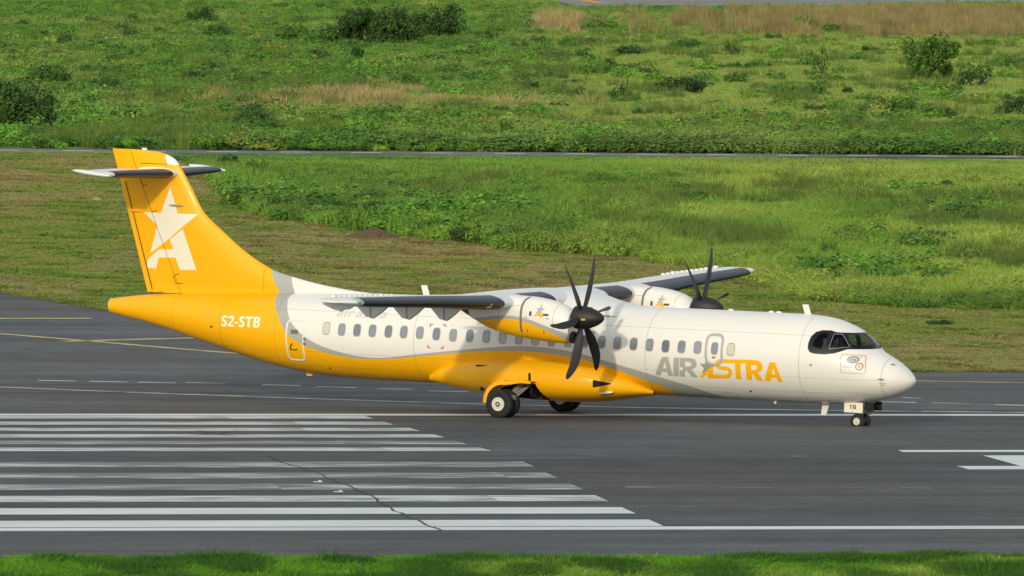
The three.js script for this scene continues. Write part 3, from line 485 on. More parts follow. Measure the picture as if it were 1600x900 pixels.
// lofted lifting surface: tab rows [z, xLE, chord, yMid, thickness ratio]
function airfoil(f, t, cam) { return [t * 5 * 0.2 * naca(f) / 2 * 0.5 * 2, cam * 4 * f * (1 - f)]; }
function wingFn(tab, cam, twist = 0, lo = 1, hi = 1) { const L = [1, 2, 3, 4].map(k => pchip(tab, k)); return (z, q, grow = 0) => { const a = Math.abs(z), c = L[1](a), t = L[3](a), up = q < 0 ? -1 : 1, f = Math.abs(q), half = t * c * 0.5 * naca(f) / 1.0 + grow; return V3(L[0](a) - f * c + (grow && f < 0.02 ? grow * (1 - f / 0.02) : 0), L[2](a) + cam * c * 4 * f * (1 - f) + up * half * (up < 0 ? lo : hi) - twist * f * c, z); }; }
function loft(fn, zs, f0, f1, { grow = 0, n = 28, caps = true, le = true } = {}) {
  const qs = le ? [...range(f1, 0, n).map(f => -Math.max(f * f / Math.max(f1, 1e-6), 1e-6)), ...range(0, f1, n).slice(1).map(f => f * f / f1)] : null;
  const us = zs, gs = [];
  const make = (q) => { const pos = [], idx = [], m = q.length; for (const z of us) for (const k of q) { const p = fn(z, k, grow); pos.push(p.x, p.y, p.z); } for (let i = 0; i < us.length - 1; i++) for (let j = 0; j < m - 1; j++) { const a = i * m + j, b = a + m; idx.push(a, a + 1, b, a + 1, b + 1, b); } return geo(pos, idx); };
  if (le) gs.push(make(qs)); else { const fs = range(f0, f1, n); gs.push(make([...fs.slice().reverse().map(f => -f), ...fs])); }
  if (caps) for (const z of [us[0], us[us.length - 1]]) { const fs = range(Math.max(f0, 1e-6), f1, n), pos = [], idx = []; for (const f of fs) for (const s of [-1, 1]) { const p = fn(z, s * f, grow); pos.push(p.x, p.y, p.z); } for (let i = 0; i < fs.length - 1; i++) { const a = i * 2; idx.push(a, a + 1, a + 2, a + 1, a + 3, a + 2); } gs.push(geo(pos, idx)); }
  return mergeGeometries(gs);
}
// main wing
const WLE = onPlane(790, 473, 5.0), WTP = { x: 0.95, y: 3.90 };
const wingTab = [[0, WLE.x + 0.02, 2.57, 3.56, 0.165], [4.8, WLE.x, 2.57, 3.575, 0.17], [9, lerp(WLE.x, WTP.x, 0.5), 2.1, 3.735, 0.165], [12.9, WTP.x + 0.03, 1.64, 3.875, 0.155], [13.25, WTP.x - 0.06, 1.5, 3.895, 0.11], [13.5, WTP.x - 0.42, 1.05, 3.9, 0.07]];
const wing = wingFn(wingTab, 0.018);
const zR = [0, 1.2, 2.4, 3.6, 4.8, 5.8, 6.8, 7.8, 9, 10, 11, 12, 12.6, 12.9, 13.1, 13.25, 13.4, 13.5];
const wingWhite = whitePaint;
for (const s of [1, -1]) {
  const zs = zR.map(z => z * s), sgn = g => { if (s < 0) { const i = g.index.array; for (let k = 0; k < i.length; k += 3) { const t = i[k]; i[k] = i[k + 1]; i[k + 1] = t; } g.computeVertexNormals(); } return g; };
  const w = mesh('wing', sgn(loft(wing, zs, 0, 0.72)), wingWhite, plane);
  mesh('deicing_boot', sgn(loft(wing, [5.05, 5.4, 6.8, 7.8, 9, 10, 11, 12, 12.6, 12.85].map(z => z * s), 0, 0.2, { grow: 0.006, n: 16 })), bootMat, w);
  mesh('deicing_boot', sgn(loft(wing, [1.75, 2.2, 2.8, 3.42].map(z => z * s), 0, 0.2, { grow: 0.006, n: 16 })), bootMat, w);
  const flap = wingFn(wingTab.map(r => [r[0], r[1], r[2], r[3] - 0.02, r[4]]), 0.018);
  const drop = (fn, ang) => (z, q, g) => { const h = fn(z, 0.74, 0).clone(), p = fn(z, q, g), dx = p.x - h.x, dy = p.y - h.y, c = Math.cos(ang), n = Math.sin(ang); return V3(h.x + dx * c - dy * n, h.y + dy * c + dx * n - 0.03, p.z); };
  mesh('flap', sgn(loft(drop(flap, 0.26), [1.45, 2.4, 3.4].map(z => z * s), 0.735, 1, { le: false, n: 8 })), wingWhite, w);
  mesh('flap', sgn(loft(drop(flap, 0.26), [4.7, 6, 7.5, 9.3].map(z => z * s), 0.735, 1, { le: false, n: 8 })), wingWhite, w);
  mesh('aileron', sgn(loft(wing, [9.36, 10.6, 11.8, 12.9].map(z => z * s), 0.735, 1, { le: false, n: 8 })), wingWhite, w);
  // fairings below the flaps: a fixed front half and a half that moves with the flap
  const fair = (z, xa, depth, split) => {
    const under = x => { const c = pchip(wingTab, 2)(Math.abs(z)), f = clamp((wing(z, 0.001, 0).x - x) / c, 0.02, 0.98); return wing(z, -f, 0).y; }, x0 = xa + 0.58, x1 = xa - 0.52, yb = under(xa) - depth;
    const prism = (pts, wd) => { const g = new THREE.ExtrudeGeometry(new THREE.Shape(pts.map(p => new THREE.Vector2(...p))), { depth: wd, bevelEnabled: true, bevelThickness: 0.045, bevelSize: 0.03, bevelSegments: 3 }); g.translate(0, 0, z - wd / 2); return g; };
    const o = mesh('flap_fairing', prism([[x0, under(x0) + 0.06], [lerp(x0, xa, 0.5), lerp(under(x0), yb, 0.52)], [lerp(x0, xa, 0.84), yb + 0.03], [xa + 0.05, yb], [xa + 0.02, yb + depth * 0.5], [xa + 0.06, under(xa) + 0.06]], 0.10), whitePaint, w);
    mesh('fairing_tail', prism([[xa - (split ? 0.045 : 0.005), under(xa) + 0.03], [xa - (split ? 0.075 : 0.005), yb + depth * 0.5], [xa - (split ? 0.035 : 0.0), yb + 0.005], [lerp(xa, x1, 0.3), yb + 0.035], [x1, under(xa) - 0.02], [x1 + 0.02, under(xa) + 0.05]], 0.10), whitePaint, o);
  };
  fair(5.3 * s, -0.30, 0.44, true); fair(7.7 * s, -0.29, 0.42, true); fair(10.0 * s, -0.26, 0.40, true); fair(12.0 * s, -0.25, 0.2, false);
  // tip lamp and static wicks
  const lampG = new THREE.SphereGeometry(1, 18, 12); lampG.scale(0.2, 0.085, 0.12); const lp = wing(13.05 * s, 0.02, 0); lampG.translate(lp.x - 0.1, lp.y, 13.06 * s);
  mesh('tip_lamp', lampG, phys(s > 0 ? rgb(0.30, 0.55, 0.40) : rgb(0.62, 0.60, 0.56), 0.06, { clearcoat: 1 }), w);
  // strip of tabs standing on the upper surface ahead of the aileron
  for (let k = 0; k < 12; k++) { const z = (9.0 + k * 0.33) * s, p = wing(z, 0.66, 0); mesh('vortex_tab', boxG(0.12, k === 2 || k === 11 ? 0.1 : 0.06, 0.13, p.x, p.y + 0.025, p.z), whitePaint, w); }
}
// fairing over the wing root
{
  const prof = pchip([[-3.3, 0], [-2.6, 0.10], [-1.6, 0.24], [-0.6, 0.36], [0.6, 0.44], [1.4, 0.42], [2.0, 0.33], [2.6, 0.18], [3.3, 0.05], [3.9, 0]]);
  const g = grid((x, t) => { const h = prof(x), wv = 1.42 * Math.min(1, 0.55 + h * 1.6); const a = t * 1.25; return V3(x, 2.9 + (0.5 + h) * Math.cos(a) ** 0.8, wv * Math.sin(a)); }, range(-3.3, 3.9, 60), range(-1, 1, 40), { uv: () => [0, 0] });
  mesh('wing_root_fairing', g, paint({ color: rgb(0.80, 0.79, 0.755) }), plane);
}
// nacelles
const nTop = pchip([[-1.3, 3.45], [-0.6, 3.52], [0.2, 3.64], [1.2, 3.80], [1.9, 3.79], [2.5, 3.72], [2.9, 3.62], [3.15, 3.50], [3.28, 3.40]]);
const nBot = pchip([[-1.3, 3.44], [-0.6, 3.36], [-0.1, 3.12], [0.5, 2.82], [1.2, 2.63], [1.9, 2.53], [2.6, 2.47], [3.05, 2.45], [3.28, 2.50]]);
const nWid = pchip([[-1.3, 0.04], [-0.6, 0.22], [0.2, 0.40], [1.2, 0.50], [2.2, 0.52], [2.8, 0.48], [3.15, 0.40], [3.28, 0.36]]);
const nacTex = canvas(1024, 512, (c, W, H) => { // x -1.4..3.4, y 2.3..3.9
  const sx = W / 4.8, sy = H / 1.6; c.fillStyle = WHITE; c.fillRect(0, 0, W, H); c.setTransform(sx, 0, 0, -sy, 1.4 * sx, 3.9 * sy);
  const q = (X, Y) => { const p = onPlane(700 + X / 6.1538, 440 + Y / 6.1538, 4.5); return [p.x, p.y]; };
  const gC = smooth([[200, 350], [290, 345], [400, 335], [520, 325], [640, 330], [760, 355], [870, 395], [1000, 450], [1100, 490]].map(p => q(...p))), yC = smooth([[250, 372], [300, 375], [400, 366], [520, 358], [640, 362], [760, 392], [870, 438], [980, 490], [1100, 560]].map(p => q(...p)));
  const below = (k, col) => poly(c, [...k, [k[k.length - 1][0] + 0.4, k[k.length - 1][1] - 0.1], [4, 2], [-2, 2], [-2, k[0][1]]], col);
  below(gC, GREY); below(yC, YEL);
  poly(c, [[60, 250], [182, 272], [186, 325], [240, 375], [310, 425], [400, 473], [330, 490], [100, 420]].map(p => q(...p)), '#2b241f');
  poly(c, [[892, 218], [905, 258], [938, 262], [905, 282], [880, 310], [850, 305], [870, 275], [848, 258], [880, 255]].map(p => q(...p)), '#b4b5b3');
  poly(c, [[838, 340], [845, 318], [880, 305], [905, 285], [922, 345], [895, 345], [885, 328], [860, 330]].map(p => q(...p)), YEL);
  c.strokeStyle = '#7d756b'; c.lineWidth = 0.075; c.beginPath(); [[752, 150], [725, 180], [712, 240], [708, 330], [706, 490]].map(p => q(...p)).forEach((p, i) => i ? c.lineTo(...p) : c.moveTo(...p)); c.stroke();
  c.lineWidth = 0.014; c.strokeStyle = 'rgba(110,100,90,0.5)'; for (const L of [[[1040, 215], [1015, 280], [1005, 470]], [[600, 232], [700, 230]], [[490, 262], [487, 470]]]) { c.beginPath(); L.map(p => q(...p)).forEach((p, i) => i ? c.lineTo(...p) : c.moveTo(...p)); c.stroke(); }
  c.fillStyle = '#4a3f36'; for (const [X, Y, w, h] of [[790, 285, 20, 44], [918, 308, 50, 24], [740, 340, 32, 7], [945, 354, 34, 7], [762, 455, 6, 36], [920, 468, 6, 38]]) { const a = q(X, Y), b = q(X + w, Y + h); c.fillRect(a[0], b[1], b[0] - a[0], a[1] - b[1]); }
});
const nacMat = paint({ map: nacTex });
const propMat = std(rgb(0.014, 0.014, 0.015), 0.55);
const HUB = { x: 3.52, y: 3.235 };
for (const s of [1, -1]) {
  const Z = 4.05 * s;
  const nac = mesh('engine_nacelle', grid((x, t) => { const a = nTop(x), b = nBot(x), w = nWid(x), c = Math.cos(t), n = Math.sin(t), e = 2.35; return V3(x, (a + b) / 2 + (a - b) / 2 * Math.sign(n) * Math.abs(n) ** (2 / e), Z + w * Math.sign(c) * Math.abs(c) ** (2 / e)); }, [...range(-1.3, 3.0, 60), ...range(3.03, 3.28, 10)], range(0, Math.PI * 2, 72), { uv: p => [(p.x + 1.4) / 4.8, (p.y - 2.3) / 1.6], flip: true }), nacMat, plane);
  { const pos = [3.28, 3.0, Z], idx = []; for (let i = 0; i <= 48; i++) { const t = i / 48 * Math.PI * 2, a = nTop(3.28), b = nBot(3.28), w = nWid(3.28), c = Math.cos(t), n = Math.sin(t), e = 2.35; pos.push(3.28, (a + b) / 2 + (a - b) / 2 * Math.sign(n) * Math.abs(n) ** (2 / e), Z + w * Math.sign(c) * Math.abs(c) ** (2 / e)); } for (let i = 1; i <= 48; i++) idx.push(0, i, i + 1); mesh('cowl_front', geo(pos, idx), whitePaint, nac); }
  { const o = new THREE.TorusGeometry(0.2, 0.045, 12, 28); o.scale(1.15, 0.75, 1); o.rotateY(Math.PI / 2); o.translate(3.31, 2.64, Z); mesh('intake_lip', o, blackMat, nac); const d = new THREE.CircleGeometry(0.2, 24); d.scale(1.15, 0.75, 1); d.rotateY(Math.PI / 2); d.translate(3.295, 2.64, Z); mesh('intake_mouth', d, darkBay, nac); }
  const prof = [[0.33, -0.16], [0.35, -0.05], [0.345, 0.1], [0.305, 0.32], [0.23, 0.52], [0.13, 0.68], [0.05, 0.75], [0, 0.765]].map(p => new THREE.Vector2(...p));
  const sp = new THREE.LatheGeometry(prof, 40); sp.rotateZ(-Math.PI / 2); sp.translate(HUB.x, HUB.y, Z);
  const prop = mesh('propeller', mergeGeometries([sp]), propMat, plane);
  // blade: section chord and sweep against radius, twisted
  const ch = pchip([[0.3, 0.13], [0.5, 0.19], [0.9, 0.27], [1.3, 0.275], [1.65, 0.22], [1.88, 0.14], [1.96, 0.05]]), sw = pchip([[0.3, 0], [0.9, 0.05], [1.4, 0.04], [1.96, -0.09]]), tw = pchip([[0.3, 1.32], [0.8, 1.08], [1.4, 0.90], [1.96, 0.78]]), th = pchip([[0.3, 0.11], [0.6, 0.06], [1.2, 0.03], [1.96, 0.010]]);
  const ph0 = s > 0 ? 23 : 19;
  for (let k = 0; k < 6; k++) {
    const ph = (ph0 + k * 60) * Math.PI / 180, er = V3(0, Math.cos(ph), -Math.sin(ph)), et = V3(0, Math.sin(ph), Math.cos(ph));
    const g = grid((r, t) => { const c = ch(r) / 2, u = c * Math.cos(t) + sw(r), w = th(r) * Math.sin(t) * 0.5, a = tw(r); return V3(HUB.x + 0.06, HUB.y, Z).addScaledVector(er, r).addScaledVector(et, u * Math.cos(a) - w * Math.sin(a)).add(V3(u * Math.sin(a) + w * Math.cos(a), 0, 0)); }, range(0.28, 1.96, 30), range(0, Math.PI * 2, 20), { uv: () => [0, 0] });
    mesh('blade', g, propMat, prop);
    const q = V3(HUB.x + 0.24, HUB.y, Z).addScaledVector(er, 0.328); const st = boxG(0.14, 0.012, 0.05); st.applyMatrix4(new THREE.Matrix4().makeBasis(V3(1, 0, 0), er, V3(1, 0, 0).cross(er))); st.translate(q.x, q.y, q.z); if (k % 2 === 0) mesh('spinner_mark', st, std(rgb(0.75, 0.45, 0.03), 0.5), prop);
  }
}
// tailplane
{
  const r0 = onPlane(276, 271.5, 0.15), rt = onPlane(172, 270.5, 3.55);
  const tab = [[0, r0.x + 0.05, 1.95, r0.y, 0.15], [0.3, r0.x, 1.92, r0.y, 0.15], [3.35, rt.x + 0.02, 1.28, r0.y + 0.03, 0.15], [3.55, rt.x - 0.08, 1.15, r0.y + 0.03, 0.09], [3.66, rt.x - 0.3, 0.85, r0.y + 0.03, 0.05]];
  const st = wingFn(tab, 0); const zz = [0, 0.3, 1, 2, 3, 3.35, 3.5, 3.55, 3.6, 3.66];
  const flipIf = (g, s) => { if (s < 0) { const i = g.index.array; for (let k = 0; k < i.length; k += 3) { const t = i[k]; i[k] = i[k + 1]; i[k + 1] = t; } g.computeVertexNormals(); } return g; };
  const cream = whitePaint;
  for (const s of [1, -1]) {
    const m = mesh('tailplane', flipIf(loft(st, zz.map(z => z * s), 0, 0.66), s), cream, plane);
    mesh('deicing_boot', flipIf(loft(st, [0.35, 1, 2, 3, 3.3].map(z => z * s), 0, 0.2, { grow: 0.006, n: 14 }), s), bootMat, m);
    mesh('elevator', flipIf(loft((z, q, g) => { const p = st(z, q, g), h = st(z, 0.67, 0); p.y += (p.x - h.x) * -0.16; return p; }, [0.25, 1, 2, 3, 3.4, 3.55].map(z => z * s), 0.675, 1, { le: false, n: 8 }), s), cream, m);
    // balance horn at the tip, drooping nose down / tail up
    const hg = new THREE.SphereGeometry(1, 20, 12); hg.scale(0.68, 0.075, 0.14); hg.rotateZ(-0.1); hg.translate(rt.x - 0.62, r0.y + 0.06, 3.6 * s); mesh('elevator_horn', hg, cream, m);
  }
  const b = new THREE.SphereGeometry(1, 20, 12); b.scale(0.75, 0.14, 0.2); b.translate(r0.x - 0.75, r0.y + 0.08, 0); mesh('tailplane_fairing', b, cream, plane);
}
// belly fairing with wheel bays
const bW = pchip([[-3.1, 0.9], [-2.5, 1.28], [-1.7, 1.55], [-0.8, 1.73], [0.2, 1.8], [1.4, 1.8], [2.4, 1.70], [3.2, 1.46], [3.8, 1.12], [4.3, 0.7]]), bT = pchip([[-3.1, 1.2], [-2.5, 1.55], [-1.7, 1.78], [-0.8, 1.88], [0.2, 1.9], [1.4, 1.9], [2.4, 1.78], [3.2, 1.55], [3.8, 1.3], [4.3, 1.0]]), bB = pchip([[-3.1, 0.84], [-2.5, 0.74], [-1.7, 0.64], [-0.8, 0.56], [0.2, 0.49], [1.4, 0.47], [2.4, 0.52], [3.2, 0.63], [3.8, 0.73], [4.3, 0.82]]);
const bayPoly = [[766, 630], [780, 606], [806, 599.5], [838, 600.5], [849, 629], [846, 650], [770, 650]].map(p => { const q = onPlane(...p, 1.75); return [q.x, q.y]; });
{
  const g = grid((x, t) => { const a = bT(x), b = bB(x), w = bW(x), c = Math.cos(t), n = Math.sin(t), e = 2.6; return V3(x, (a + b) / 2 + (a - b) / 2 * Math.sign(n) * Math.abs(n) ** (2 / e), w * Math.sign(c) * Math.abs(c) ** (2 / e)); }, range(-3.1, 4.3, 190), range(0, Math.PI * 2, 200), { flip: true, uv: () => [0, 0], drop: p => Math.abs(p.z) > 1.0 && inPoly(bayPoly, p.x, p.y) });
  const f = mesh('belly_fairing', g, yellowMat, plane);
  for (const s of [1, -1]) mesh('wheel_bay', merge([boxG(1.9, 0.9, 0.05, -0.2, 1.05, 0.95 * s), boxG(1.9, 0.04, 0.7, -0.2, 1.5, 1.3 * s), boxG(0.05, 0.8, 0.7, 0.72, 1.1, 1.3 * s), boxG(0.05, 0.8, 0.6, -1.0, 1.15, 1.25 * s)]), darkBay, f);
  // side air outlet, door edge, landing lamp
  const vent = [[929, 593], [953, 599], [929, 605.5]].map(p => onPlane(...p, 1.5)); const fz = (x, y) => { const a = bT(x), b = bB(x), d = Math.abs((y - (a + b) / 2) / ((a - b) / 2)); return bW(x) * (Math.max(0, 1 - d ** 2.6)) ** (1 / 2.6); };
  const place = (p, o) => V3(p.x, p.y, fz(p.x, p.y) + o);
  { const c = vent.reduce((a, p) => a.add(p), V3(0, 0, 0)).multiplyScalar(1 / 3), pos = [], idx = []; const n = 8; for (let i = 0; i <= n; i++) for (let j = 0; j <= n; j++) { const u = i / n, k = j / n, l = vent[0].clone().lerp(vent[2], k), p = l.lerp(vent[1].clone().lerp(V3(vent[1].x, vent[1].y - 0.03, 0), k), u); const q = place(p, 0.008); pos.push(q.x, q.y, q.z); } for (let i = 0; i < n; i++) for (let j = 0; j < n; j++) { const a = i * (n + 1) + j, b = a + n + 1; idx.push(a, a + 1, b, a + 1, b + 1, b); } void c; mesh('air_outlet', geo(pos, idx), darkBay, f); }
  { const a = onPlane(827, 583, 1.8), p0 = place(a, 0.012), b = onPlane(828, 599, 1.8), p1 = place(b, 0.012); mesh('door_slot', cyl(0.035, 0.05, p0, p1, 8), darkBay, f); }
  { const p = onPlane(950, 613.5, 1.25), q = place(V3(p.x, p.y, 0), 0); const o = new THREE.SphereGeometry(1, 18, 10); o.scale(0.26, 0.045, 0.06); o.rotateZ(0.12); o.translate(q.x, q.y, q.z); mesh('landing_lamp', o, phys(rgb(0.95, 0.93, 0.88), 0.08, { clearcoat: 1, metalness: 0.4 }), f); }
}
// undercarriage: body axes are tilted, so wheel heights follow the ground
const wheelY = (x, r) => r - x * PITCHA * 1.0;
function wheel(x, z, r, w, parent, rimMat, out) {
  const y = wheelY(x, r), prof = [[r * 0.46, -w * 0.36], [r * 0.62, -w * 0.48], [r * 0.86, -w * 0.46], [r * 0.97, -w * 0.32], [r, -w * 0.12], [r, w * 0.12], [r * 0.97, w * 0.32], [r * 0.86, w * 0.46], [r * 0.62, w * 0.48], [r * 0.46, w * 0.36]].map(p => new THREE.Vector2(...p));
  const g = new THREE.LatheGeometry(prof, 40); g.rotateX(Math.PI / 2); g.translate(x, y, z); mesh('tyre', g, rubber, parent);
  const pr = [[0, 0.02], [r * 0.12, 0.022], [r * 0.14, 0.0], [r * 0.38, -0.015], [r * 0.46, 0.012], [r * 0.485, 0.0], [r * 0.47, -w * 0.6]].map(p => new THREE.Vector2(...p));
  for (const s of [1, -1]) { const h = new THREE.LatheGeometry(pr, 32); h.rotateX(Math.PI / 2); if (s < 0) h.rotateY(Math.PI); h.translate(x, y, z + s * w * 0.44); mesh('rim', h, rimMat, parent); }
  void out;
}
const rimMat = std(rgb(0.72, 0.70, 0.62), 0.45), rimSmall = std(rgb(0.62, 0.58, 0.48), 0.4);
for (const s of [1, -1]) {
  const leg = mesh('main_gear', merge([cyl(0.09, 0.11, V3(0.0, wheelY(0, 0.43), 2.05 * s), V3(0.45, 1.15, 1.45 * s), 14), cyl(0.06, 0.06, V3(0, 0.43, 1.75 * s), V3(0, 0.43, 2.38 * s), 12), cyl(0.05, 0.05, V3(0.15, 0.62, 1.9 * s), V3(0.75, 1.1, 1.4 * s), 10), boxG(0.4, 0.14, 0.12, 0.18, 0.62, 1.95 * s)]), std(rgb(0.24, 0.23, 0.2), 0.5, { metalness: 0.3 }), plane);
  mesh('drag_strut', cyl(0.03, 0.03, V3(0.25, 0.55, 1.95 * s), V3(0.6, 0.95, 1.55 * s), 8), metal, leg);
  wheel(0, 2.27 * s, 0.43, 0.27, leg, rimMat, s); wheel(0, 1.83 * s, 0.43, 0.27, leg, rimMat, -s);
  mesh('hub_nut', (() => { const g = new THREE.TorusGeometry(0.06, 0.018, 8, 6); g.translate(0, 0.43, 2.27 * s + s * 0.15); return g; })(), darkLine, leg);
  // curved leg door over the wheel
  const path = []; for (let k = 0; k <= 16; k++) { const a = lerp(3.22, 1.45, k / 16), R = 0.53; path.push([R * Math.cos(a) + 0.02, 0.47 + R * Math.sin(a)]); } path.push([0.35, 1.03], [0.62, 1.08], [0.95, 1.07]);
  const pos = [], idx = []; const zz = [2.16, 1.7]; path.forEach((p, i) => { const q = path[Math.min(i + 1, path.length - 1)], o = path[Math.max(0, i - 1)], dx = q[0] - o[0], dy = q[1] - o[1], l = Math.hypot(dx, dy), nx = -dy / l, ny = dx / l, h = i < 15 ? 0.13 : lerp(0.13, 0.06, (i - 15) / 4); for (const [k, z] of [[0, zz[0]], [h, zz[0] - 0.04], [h, zz[1]], [0, zz[1]]]) pos.push(p[0] + nx * k, p[1] + ny * k, z * s); });
  for (let i = 0; i < path.length - 1; i++) for (let k = 0; k < 4; k++) { const a = i * 4 + k, b = i * 4 + (k + 1) % 4, c = a + 4, d = b + 4; if (s > 0) idx.push(a, c, b, b, c, d); else idx.push(a, b, c, b, d, c); }
  mesh('gear_door', geo(pos, idx).toNonIndexed(), yellowMat, leg).geometry.computeVertexNormals();
}
{
  const x = 10.77, y = wheelY(x, 0.225);
  const ng = mesh('nose_gear', merge([cyl(0.06, 0.07, V3(x, y, 0), V3(x + 0.1, 1.05, 0), 14), cyl(0.04, 0.04, V3(x, y, -0.26), V3(x, y, 0.26), 10), cyl(0.03, 0.03, V3(x + 0.05, y + 0.18, 0), V3(x + 0.5, 0.98, 0), 8)]), metal, plane);
  wheel(x, 0.2, 0.225, 0.17, ng, rimSmall, 1); wheel(x, -0.2, 0.225, 0.17, ng, rimSmall, -1);
  const tbTex = canvas(256, 144, (c, W, H) => { c.fillStyle = '#efe8d4'; c.fillRect(0, 0, W, H); c.fillStyle = '#22221f'; c.font = 'bold 88px sans-serif'; c.textAlign = 'center'; c.fillText('TB', W * 0.47, H * 0.68); c.fillStyle = '#a83a2c'; c.fillRect(W * 0.43, H * 0.92, 16, 10); });
  for (const s of [1, -1]) {
    const A = onPlane(1319.5, 628, 0.33), B = onPlane(1348, 645.5, 0.33), w = B.x - A.x, h = A.y - B.y, g = boxG(w, h, 0.025, (A.x + B.x) / 2, (A.y + B.y) / 2, 0.33 * s);
    const gd = mesh('nose_gear_door', g, whitePaint, ng); const q = new THREE.PlaneGeometry(w - 0.03, h - 0.03); if (s < 0) q.rotateY(Math.PI); q.translate((A.x + B.x) / 2, (A.y + B.y) / 2, (0.33 + 0.0155) * s); mesh('door_lettering', q, std(rgb(1, 1, 1), 0.5, { map: tbTex }), gd);
    mesh('forward_gear_door', boxG(0.28, 0.27, 0.03, B.x + 0.19, (A.y + B.y) / 2 + 0.04, 0.28 * s), darkBay, ng);
  }
  mesh('nose_gear_lamp', (() => { const g = new THREE.SphereGeometry(0.08, 14, 10); g.translate(x + 0.28, 0.62, 0); return g; })(), std(rgb(0.2, 0.2, 0.2), 0.2), ng);
}
// aerials and small fittings on the centreline
function blade(name, pts, w, m) { const P = pts.map(p => onPlane(...p, 0)); const g = new THREE.ExtrudeGeometry(new THREE.Shape(P.map(p => new THREE.Vector2(p.x, p.y))), { depth: w, bevelEnabled: true, bevelThickness: 0.008, bevelSize: 0.008, bevelSegments: 2 }); g.translate(0, 0, -w / 2); return mesh(name, g, m, plane); }
blade('blade_antenna', [[1259, 494], [1254.5, 476], [1263, 476], [1268, 494]], 0.03, whitePaint);
blade('blade_antenna', [[664, 468], [658.5, 446], [667, 446], [673, 468]], 0.03, whitePaint);
blade('belly_antenna', [[1286, 628], [1283.5, 648], [1291, 648], [1297, 628]], 0.03, whitePaint);
blade('belly_drain', [[479, 578], [480, 586.5], [488, 587], [490, 582]], 0.05, yellowMat);
for (const [px, py] of [[1142, 485], [1205, 488.5], [1217, 489]]) { const p = onPlane(px, py, 0), g = new THREE.SphereGeometry(1, 12, 8); g.scale(0.09, 0.045, 0.06); g.translate(p.x, 3.425, 0); mesh('roof_beacon', g, whitePaint, plane); }
{ const p = onHull(1207, 625.5), g = new THREE.SphereGeometry(0.05, 12, 8); g.translate(p[0], fBot(p[0]) - 0.02, 0.2); mesh('belly_beacon', g, phys(rgb(0.95, 0.85, 0.6), 0.1, { clearcoat: 1 }), plane); }
for (const [px, py, l] of [[1376, 592.6, 0.14], [1394.5, 570.5, 0.1], [1267, 570, 0.04]]) { const [x, y] = onHull(px, py), p = hullP(x, y, 0.03), g = new THREE.CapsuleGeometry(0.018, l, 4, 8); g.rotateZ(Math.PI / 2); g.translate(p.x, p.y, p.z); mesh('pitot_probe', g, std(rgb(0.25, 0.22, 0.18), 0.4, { metalness: 0.5 }), plane); }

